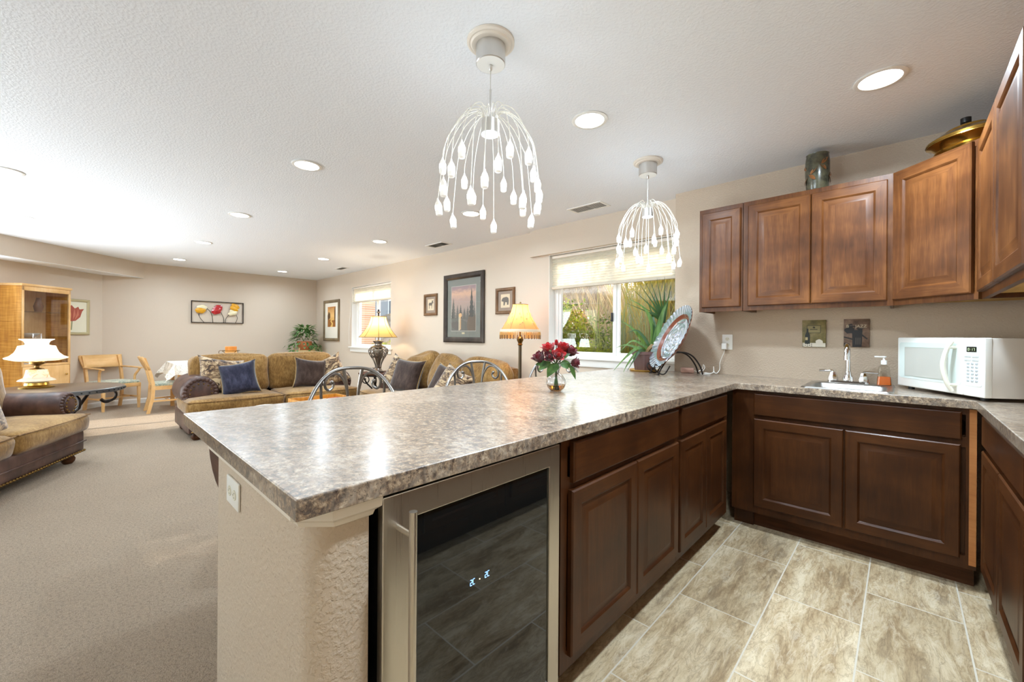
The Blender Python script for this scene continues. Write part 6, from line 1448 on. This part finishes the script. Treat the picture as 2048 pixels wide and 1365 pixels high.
# ------------------------------------------------------------------ ceiling vents
def vent(label, x, y, sx, sy, rz=0):
    t = thing('ceiling_vent', label, 'air vent', (x, y, CEIL), rz)
    m = MB(); cells(m, [-sx, -sx + 0.022, sx - 0.022, sx], [-sy, -sy + 0.022, sy - 0.022, sy], lambda a, b: abs(a) > sx - 0.022 or abs(b) > sy - 0.022, -0.006, -0.0005); m.build('frame', M_WHITE_PL, t, smooth=False)
    m = MB(); m.box(-sx + 0.02, sx - 0.02, -sy + 0.02, sy - 0.02, -0.0022, -0.0008); m.build('duct', flat('vent_dark', 150, 148, 144), t, smooth=False)
    n = int((sx - 0.03)*2/0.018)
    for k in range(n):
        if abs(k - n/2) < 1: continue
        xx = -sx + 0.03 + k*0.018; m = MB(); m.poly([(xx, -sy + 0.022, -0.0025), (xx + 0.012, -sy + 0.022, -0.006), (xx + 0.012, sy - 0.022, -0.006), (xx, sy - 0.022, -0.0025)]); o = m.build('slat', M_WHITE_PL, t, smooth=False)
    return t
vent('white ceiling vent near the rear pendant', -2.15, 3.30, 0.185, 0.09)
vent('white ceiling vent above the large forest print', -4.52, 3.315, 0.185, 0.09)
vent('small faint ceiling vent near the far right corner', -7.45, 3.30, 0.16, 0.07)

# ------------------------------------------------------------------ metal tulips on the far wall
t = thing('metal_wall_art', 'framed metal tulips in red yellow and white on the far wall', 'wall art', (XF + 0.001, 1.83, 1.617), rad(90))
m = MB(); w, h = 0.415, 0.205
for a in ((-w, w, h - 0.012, h), (-w, w, -h, -h + 0.012), (-w, -w + 0.012, -h, h), (w - 0.012, w, -h, h)): m.box(a[0], a[1], -0.028, -0.008, a[2], a[3])
for x in (-0.3, 0.3): m.cyl((x, -0.01, h - 0.006), 0.004, 0.009, 8, 'y')
m.build('frame', M_IRON, t, smooth=False)
M_TY, M_TR, M_TC = plain('yellow_enamel', srgb(222, 160, 24), 0.3, coat=0.4), plain('red_enamel', srgb(176, 28, 34), 0.3, coat=0.4), plain('cream_enamel', srgb(232, 222, 186), 0.3, coat=0.4)
def tul(cx, cz, rx, rz_, rot, ma, mb2):
    """two overlapping cupped petals"""
    for k, (ox, oz, mt) in enumerate(((0.012, 0.03, mb2), (-0.012, -0.02, ma))):
        m = MB(); c_, s_ = cos(rot), sin(rot)
        def f(u, v):
            a = 2*pi*u; r = v; x = rx*r*cos(a)*(1 + 0.06*sin(3*a)); z = rz_*r*sin(a)*(1 + 0.08*sin(5*a + 1)); return (cx + ox + x*c_ - z*s_, -0.022 - 0.012*k - 0.020*(1 - r*r), cz + oz + x*s_ + z*c_)
        m.grid(f, 24, 5, closed_u=True); m.build('petal', mt, t)
tul(-0.265, 0.045, 0.082, 0.055, 0.05, M_TY, M_TC); tul(-0.02, 0.045, 0.082, 0.062, 0.5, M_TR, M_TR); tul(0.265, 0.10, 0.075, 0.045, -0.55, M_TY, M_TY); tul(0.245, 0.015, 0.080, 0.045, 0.35, M_TC, M_TC)
for pts in (([(-0.29, 0.0), (-0.30, -0.06), (-0.27, -0.13), (-0.22, -0.195)]), ([(-0.20, 0.075), (-0.14, 0.03), (-0.10, -0.06), (-0.085, -0.195)]), ([(0.03, 0.02), (0.06, -0.04), (0.085, -0.11), (0.085, -0.195)]), ([(0.19, -0.01), (0.15, -0.07), (0.12, -0.13), (0.115, -0.195)]), ([(0.285, -0.02), (0.31, -0.08), (0.305, -0.14), (0.28, -0.195)])):
    m = MB(); m.tube([(p.x, -0.018, p.z) for p in spline([(a, 0, b) for a, b in pts], 6)], 0.004, 6); m.build('stem', M_IRON, t)

# ------------------------------------------------------------------ corner plant on bamboo stand
po2 = Vector((-9.12, 3.26, 0))
t = thing('plant_stand', 'light bamboo plant stand in the far right corner', 'plant stand', tuple(po2))
M_BAM = plain('bamboo', srgb(216, 190, 140), 0.45)
for sx in (-1, 1):
    for sy in (-1, 1):
        m = MB(); m.tube([(sx*0.15, sy*0.15, 0), (sx*0.15, sy*0.15, 0.93)], 0.014, 10); m.build('post', M_BAM, t)
m = MB()
for z in (0.25, 0.60, 0.86):
    for s_ in (-1, 1): m.tube([(-0.15, s_*0.15, z), (0.15, s_*0.15, z)], 0.010, 8); m.tube([(s_*0.15, -0.15, z), (s_*0.15, 0.15, z)], 0.010, 8)
m.build('rail', M_BAM, t)
m = MB(); m.box(-0.15, 0.15, -0.15, 0.15, 0.865, 0.88); m.build('shelf', M_BAM, t)
t = thing('leafy_houseplant', 'bushy variegated houseplant in a terracotta pot on the bamboo stand', 'plant', (po2.x, po2.y, 0.881))
m = MB(); m.lathe([(0.0001, 0), (0.09, 0), (0.135, 0.06), (0.148, 0.12), (0.140, 0.17), (0.148, 0.18), (0.138, 0.18), (0.13, 0.16), (0.0001, 0.155)], 32, cap=False); m.build('pot', plain('terracotta', srgb(196, 122, 76), 0.6), t)
M_VLEAF = Mat('variegated_leaf'); M_VLEAF.color(M_VLEAF.ramp(M_VLEAF.noise(M_VLEAF.tc(), 18, 3, 0.6), [(0.40, srgb(34, 70, 34)), (0.54, srgb(74, 118, 62)), (0.64, srgb(170, 192, 138))])).set(rough=0.35); M_VLEAF.through(srgb(130, 180, 80), 0.2); M_VLEAF = M_VLEAF.m
M_IVY = Mat('ivy_leaf'); M_IVY.color(M_IVY.ramp(M_IVY.noise(M_IVY.tc(), 20, 3), [(0.4, srgb(40, 78, 36)), (0.6, srgb(92, 134, 70))])).set(rough=0.4); M_IVY.through(srgb(130, 180, 80), 0.2); M_IVY = M_IVY.m
rnd = random.Random(11); m = MB()
for k in range(170):
    a = rnd.uniform(0, 2*pi); el = rnd.uniform(0.0, 1.0)**0.8; rr_ = 0.25*rnd.uniform(0.65, 1.05)
    c = Vector((cos(a)*rr_*(1 - 0.45*el), sin(a)*rr_*(1 - 0.45*el), 0.20 + 0.36*el))
    leaf(m, c*0.82 + Vector((0, 0, 0.03)), (cos(a), sin(a), rnd.uniform(-0.5, 0.9)*(0.4 + el)), (cos(a)*0.3, sin(a)*0.3, 1), rnd.uniform(0.10, 0.17), rnd.uniform(0.020, 0.032))
o = m.build('foliage', M_VLEAF, t, ang=80, weld=False); o['kind'] = 'stuff'
m = MB()
for k in range(130):
    a = rnd.uniform(0, 2*pi); dr_ = rnd.uniform(0, 1); r_ = 0.16 + 0.20*dr_**0.7
    c = (cos(a)*r_, sin(a)*r_, 0.17 - 0.22*dr_*rnd.uniform(0.4, 1.2)); leaf(m, c, (cos(a)*0.6 + rnd.uniform(-.5, .5), sin(a)*0.6 + rnd.uniform(-.5, .5), -0.5), (cos(a), sin(a), 0.5), rnd.uniform(0.05, 0.08), rnd.uniform(0.016, 0.024))
o = m.build('trailing_ivy', M_IVY, t, ang=80, weld=False); o['kind'] = 'stuff'
m = MB()
for a in (2.6, 3.3, 0.3, 5.6): m.tube(spline([(0.05*cos(a), 0.05*sin(a), 0.2), (0.25*cos(a), 0.25*sin(a), 0.36), (0.42*cos(a), 0.42*sin(a), 0.30)], 6), 0.003, 5)
m.build('stem', M_IVY, t)
# ------------------------------------------------------------------ garden outside the windows
def terrain(name, x0, x1, y0, y1, fn, mat, nx=40, ny=24):
    m = MB(); m.grid(lambda u, v: (x0 + (x1-x0)*u, y0 + (y1-y0)*v, fn(x0 + (x1-x0)*u, y0 + (y1-y0)*v)), nx, ny); return m.build(name, mat, ang=60)
mg_ = Mat('dry_slope'); v_ = mg_.tc(); a_ = mg_.noise(v_, 1.6, 6, 0.65, 0.8); b_ = mg_.noise(mg_.tc((6, 6, 1.2)), 6, 5, 0.7)
mg_.color(mg_.mix(0.5, mg_.ramp(a_, [(0.35, srgb(146, 118, 104)), (0.5, srgb(196, 166, 142)), (0.65, srgb(220, 200, 186))]), mg_.ramp(b_, [(0.35, srgb(140, 108, 76)), (0.6, srgb(214, 184, 140))]))).set(rough=0.95); mg_.bump(b_, 0.6, 0.1)
hf = lambda x, y: 0.50 + (0.0 if y < 5.2 else (1 - math.exp(-(y - 5.2)*0.28))*2.3) + 0.12*sin(1.7*x + y)*min(1, max(0, y - 5)) 
struct(terrain('ground', -26, 8, 3.86, 22, hf, mg_.m, 60, 40), 'dry grassy slope outside the windows', 'ground')
m = MB(); m.box(-9.7, 0.8, YW + 0.19, YW + 0.21, -0.1, 0.9); struct(m.build('wall_foundation', flat('foundation', 150, 146, 140), smooth=False), 'foundation wall outside', 'wall')
M_PATIO = flat('patio_concrete', 176, 170, 160)
m = MB(); m.prism([(-9.9, 0.1), (-6.3, -3.5), (-10, -9), (-16, -3)], -0.1, -0.02); m.box(-9, 3, -13, -6.42, -0.1, -0.02)
struct(m.build('ground_patio', M_PATIO, smooth=False), 'concrete patio outside the added glazed doors', 'ground')
def leaf_mat(name, a, b, tr_c, w=0.4):
    m = Mat(name); m.color(m.ramp(m.noise(m.tc(), 3.0, 3, 0.6), [(0.35, srgb(*a)), (0.65, srgb(*b))])).set(rough=0.5, spec=0.3); m.through(srgb(*tr_c), w); return m.m
M_SH1 = leaf_mat('shrub_leaf', (24, 42, 18), (58, 82, 32), (140, 168, 46), 0.3); M_SH2 = leaf_mat('bright_shrub_leaf', (60, 84, 30), (110, 134, 52), (206, 214, 70), 0.5)
M_SH3 = leaf_mat('yellow_bamboo_leaf', (88, 96, 36), (166, 150, 52), (232, 206, 70), 0.5); M_STRAW = leaf_mat('dry_grass_blade', (150, 124, 86), (206, 182, 140), (226, 204, 160), 0.3); M_GRN = leaf_mat('green_grass_blade', (70, 92, 44), (128, 140, 74), (190, 200, 100), 0.35)
def shrub(label, c, r, n, mat, seed, ls=0.06):
    t = thing('shrub', label, 'shrub', c); rnd = random.Random(seed); m = MB()
    for k in range(n):
        d = Vector((rnd.gauss(0, 1), rnd.gauss(0, 1), rnd.gauss(0, 1))).normalized(); q = rnd.uniform(0.5, 1.02)*(1 + 0.14*sin(5*d.x + seed)*sin(4*d.z + 1) + 0.1*sin(9*d.y))
        p = Vector((d.x*r[0]*q, d.y*r[1]*q, r[2] + d.z*r[2]*q)); u = Vector((rnd.gauss(0, 1), rnd.gauss(0, 1), rnd.gauss(0, 0.7))).normalized(); w = u.cross(Vector((rnd.gauss(0, 1), rnd.gauss(0, 1), rnd.gauss(0, 1)))).normalized()
        L_ = ls*rnd.uniform(0.6, 1.3); m.f([m.v(p - u*L_*0.5), m.v(p + w*L_*0.28), m.v(p + u*L_*0.5), m.v(p - w*L_*0.28)])
    m.build('foliage', mat, t, smooth=False, weld=False)
    m = MB()
    for k in range(7): a = 2*pi*k/7; m.tube([(0.03*cos(a), 0.03*sin(a), -0.1), (r[0]*0.5*cos(a), r[1]*0.5*sin(a), r[2]*1.2)], [0.018, 0.008], 6)
    m.build('branches', flat('bark_%d' % seed, 84, 66, 50), t); return t
shrub('dark green shrub at the left of the large window view', (-4.20, 5.45, 0.45), (0.70, 0.5, 0.70), 4200, M_SH1, 1, 0.06)
shrub('bushy green shrub against the window mullion', (-3.42, 5.15, 0.40), (0.58, 0.45, 0.56), 3600, M_SH1, 2, 0.055)
shrub('bright yellow green shrub low behind the window mullion', (-2.98, 4.62, 0.38), (0.36, 0.34, 0.40), 2000, M_SH2, 3, 0.05)
shrub('pale green shrub behind the dark shrubs', (-5.3, 6.7, 0.8), (0.7, 0.6, 0.62), 2000, M_SH2, 4, 0.07)
shrub('yellow leaved bush behind the potted plant', (-2.62, 6.3, 0.7), (0.55, 0.5, 1.3), 3600, M_SH3, 5, 0.07)
shrub('tall leafy shrub added beyond the large window to shade it', (-1.72, 6.1, 0.7), (0.75, 0.55, 1.35), 5200, M_SH1, 9, 0.09)  # added mostly out of sight to keep sun off the window and carpet
def blades(name, label, cat, x0, x1, y0, y1, n, h0, h1, mat, seed, w=0.006, lean=0.35):
    rnd = random.Random(seed); m = MB()
    for k in range(n):
        x, y = rnd.uniform(x0, x1), rnd.uniform(y0, y1); z = hf(x, y) - 0.05; h = rnd.uniform(h0, h1); a = rnd.uniform(0, 2*pi); dx, dy = cos(a)*lean*h, sin(a)*lean*h
        ww = w*rnd.uniform(0.7, 1.4); sx, sy = -sin(a)*ww, cos(a)*ww
        p = [(x, y, z), (x + dx*0.25, y + dy*0.25, z + h*0.6), (x + dx, y + dy, z + h)]
        a0, a1 = m.v((p[0][0] - sx, p[0][1] - sy, z)), m.v((p[0][0] + sx, p[0][1] + sy, z)); b0, b1 = m.v((p[1][0] - sx*.8, p[1][1] - sy*.8, p[1][2])), m.v((p[1][0] + sx*.8, p[1][1] + sy*.8, p[1][2])); c_ = m.v(p[2])
        m.f([a0, a1, b1, b0]); m.f([b0, b1, c_])
    o = m.build(name, mat, smooth=False, weld=False); return tag(o, label, cat, None, 'stuff')
blades('dry_grass', 'tall dry straw coloured grass on the slope outside the large window', 'grass', -8.5, -3.4, 6.3, 9.5, 2400, 0.35, 0.9, M_STRAW, 21, 0.008)
blades('green_grass', 'tall green grass blades behind the potted plant outside', 'grass', -3.0, -1.9, 4.6, 6.0, 500, 0.8, 1.5, M_GRN, 22, 0.008, 0.3)
blades('bamboo_leaves', 'yellow green bamboo leaves at the right of the large window view', 'bamboo', -2.6, -1.35, 4.7, 6.3, 800, 1.3, 2.4, M_SH3, 23, 0.013, 0.28)
t = thing('boulder', 'pale grey boulder on the slope outside the large window', 'rock', (-5.6, 8.4, 2.0)); m = MB(); m.soft((0, 0, 0), (1.5, 0.9, 0.9), 0.35, (0.1, 0.1, 0.1), 8, 0.06, 3); m.build('stone', mg_.m, t)
# seen through the small window
mbk = Mat('tan_brick'); br = mbk.n('ShaderNodeTexBrick'); br.inputs['Scale'].default_value = 4.5; br.inputs['Color1'].default_value = srgb(206, 168, 140); br.inputs['Color2'].default_value = srgb(186, 142, 116); br.inputs['Mortar'].default_value = srgb(222, 214, 202); br.inputs['Mortar Size'].default_value = 0.03
mbk.l(mbk.tc((1, 1, 1), rot=(rad(90), 0, 0)), br.inputs[0]); mbk.color(br.outputs['Color']).set(rough=0.9)
t = thing('brick_pillar', 'tan brick pillar outside the small window', 'pillar', (-10.15, 5.1, 0.4)); m = MB(); m.box(-0.20, 0.20, -0.2, 0.2, 0, 2.9, 0.004); m.build('shaft', mbk.m, t, smooth=False); m = MB(); m.box(-0.25, 0.25, -0.25, 0.25, 2.9, 3.0, 0.01); m.build('cap', M_PATIO, t)
t = thing('grey_house', 'grey sided neighbouring house seen through the small window', 'house', (-14.5, 9.5, 0.4))
m = MB(); m.box(-5.0, 3.2, 0, 4, 0, 3.4); m.build('siding', flat('blue_grey_siding', 150, 152, 160), t, smooth=False)
m = MB(); m.prism([(-5.3, 3.4), (3.5, 3.4), (-0.9, 5.4)], -0.3, 4.3, 'y'); m.build('roof', flat('grey_shingles', 120, 112, 106), t, smooth=False)
for x in (-1.6, 0.9):
    m = MB(); m.box(x - 0.5, x + 0.5, -0.04, 0.0, 1.0, 2.4); wn_ = m.build('window', M_VINYL, t, smooth=False)
    m = MB(); m.box(x - 0.42, x + 0.42, -0.05, -0.04, 1.08, 2.32); m.build('pane', flat('dark_pane_%d' % int(x*10), 90, 96, 108), wn_, smooth=False)
shrub('low sunlit shrub outside the small window', (-9.0, 5.2, 0.35), (0.8, 0.5, 0.36), 1500, M_SH2, 7, 0.07)
shrub('yellow shrub beside the grey house', (-10.8, 7.6, 0.9), (0.9, 0.6, 0.55), 1200, M_SH3, 8, 0.08)
# ------------------------------------------------------------------ ceiling cans
M_LENS = emitter('can_lens', (1.0, 0.96, 0.9, 1), 8.0)
cans = [(-0.08, 2.58), (-1.28, 1.97), (-3.11, 1.12), (-4.90, -0.39), (-4.91, 1.12), (-6.735, -0.43), (-3.12, 2.68), (-6.75, 1.13),
        (-4.93, 2.68), (-8.59, 1.12), (-6.74, 2.69), (-8.68, 2.69)]
can_labels = ['recessed ceiling light nearest the cherry wall cabinets', 'recessed ceiling light between the two pendants', 'recessed ceiling light left of the front pendant',
              'recessed ceiling light cut by the left edge of the photo', 'recessed ceiling light in the middle row above the coffee table', 'recessed ceiling light at the left above the old glass lamp',
              'recessed ceiling light seen through the bulbs of the front pendant', 'recessed ceiling light of the middle row above the left sofa', 'recessed ceiling light near the small vent above the corner lamp',
              'last recessed ceiling light of the middle row by the soffit', 'recessed ceiling light before the last of the row by the window wall', 'farthest recessed ceiling light near the far wall corner']
proto = None; kitchen_light = None
def bright(r):
    """the kitchen fittings carry stronger lamps"""
    global kitchen_light
    if r.location.x > -2.0:
        for c in r.children:
            if c.type == 'LIGHT':
                if kitchen_light is None: kitchen_light = c.data.copy(); kitchen_light.energy = KITCHEN_CAN_W; kitchen_light.color = (0.72, 0.87, 1.0)
                c.data = kitchen_light
    return r
order = list(zip(cans, can_labels)); order = order[2:] + order[:2]
for (x, y), lab in order:
    if proto is None:
        t = thing('recessed_light', lab, 'ceiling light', (x, y, CEIL), 0, 'recessed ceiling lights')
        m = MB(); m.lathe([(0.078, -0.001), (0.098, -0.001), (0.100, -0.004), (0.095, -0.007), (0.080, -0.007), (0.078, -0.003)], 32, cap=False); m.build('trim_ring', M_WHITE_PL, t)
        m = MB(); m.lathe([(0.0001, -0.004), (0.079, -0.004)], 32, cap=False); m.build('lens', M_LENS, t, flip=False)
        proto = t
        lt = add_light('lamp_light', 'AREA', (0, 0, -0.010), CAN_W, (0.74, 0.88, 1.0), t, shape='DISK', size=0.15, spread=rad(165))
    else:
        bright(dup(proto, (x, y, CEIL), 0, lab))
for x, y in [(-0.08, 0.9)]:
    bright(dup(proto, (x, y, CEIL), 0, 'recessed ceiling light out of view near the camera'))
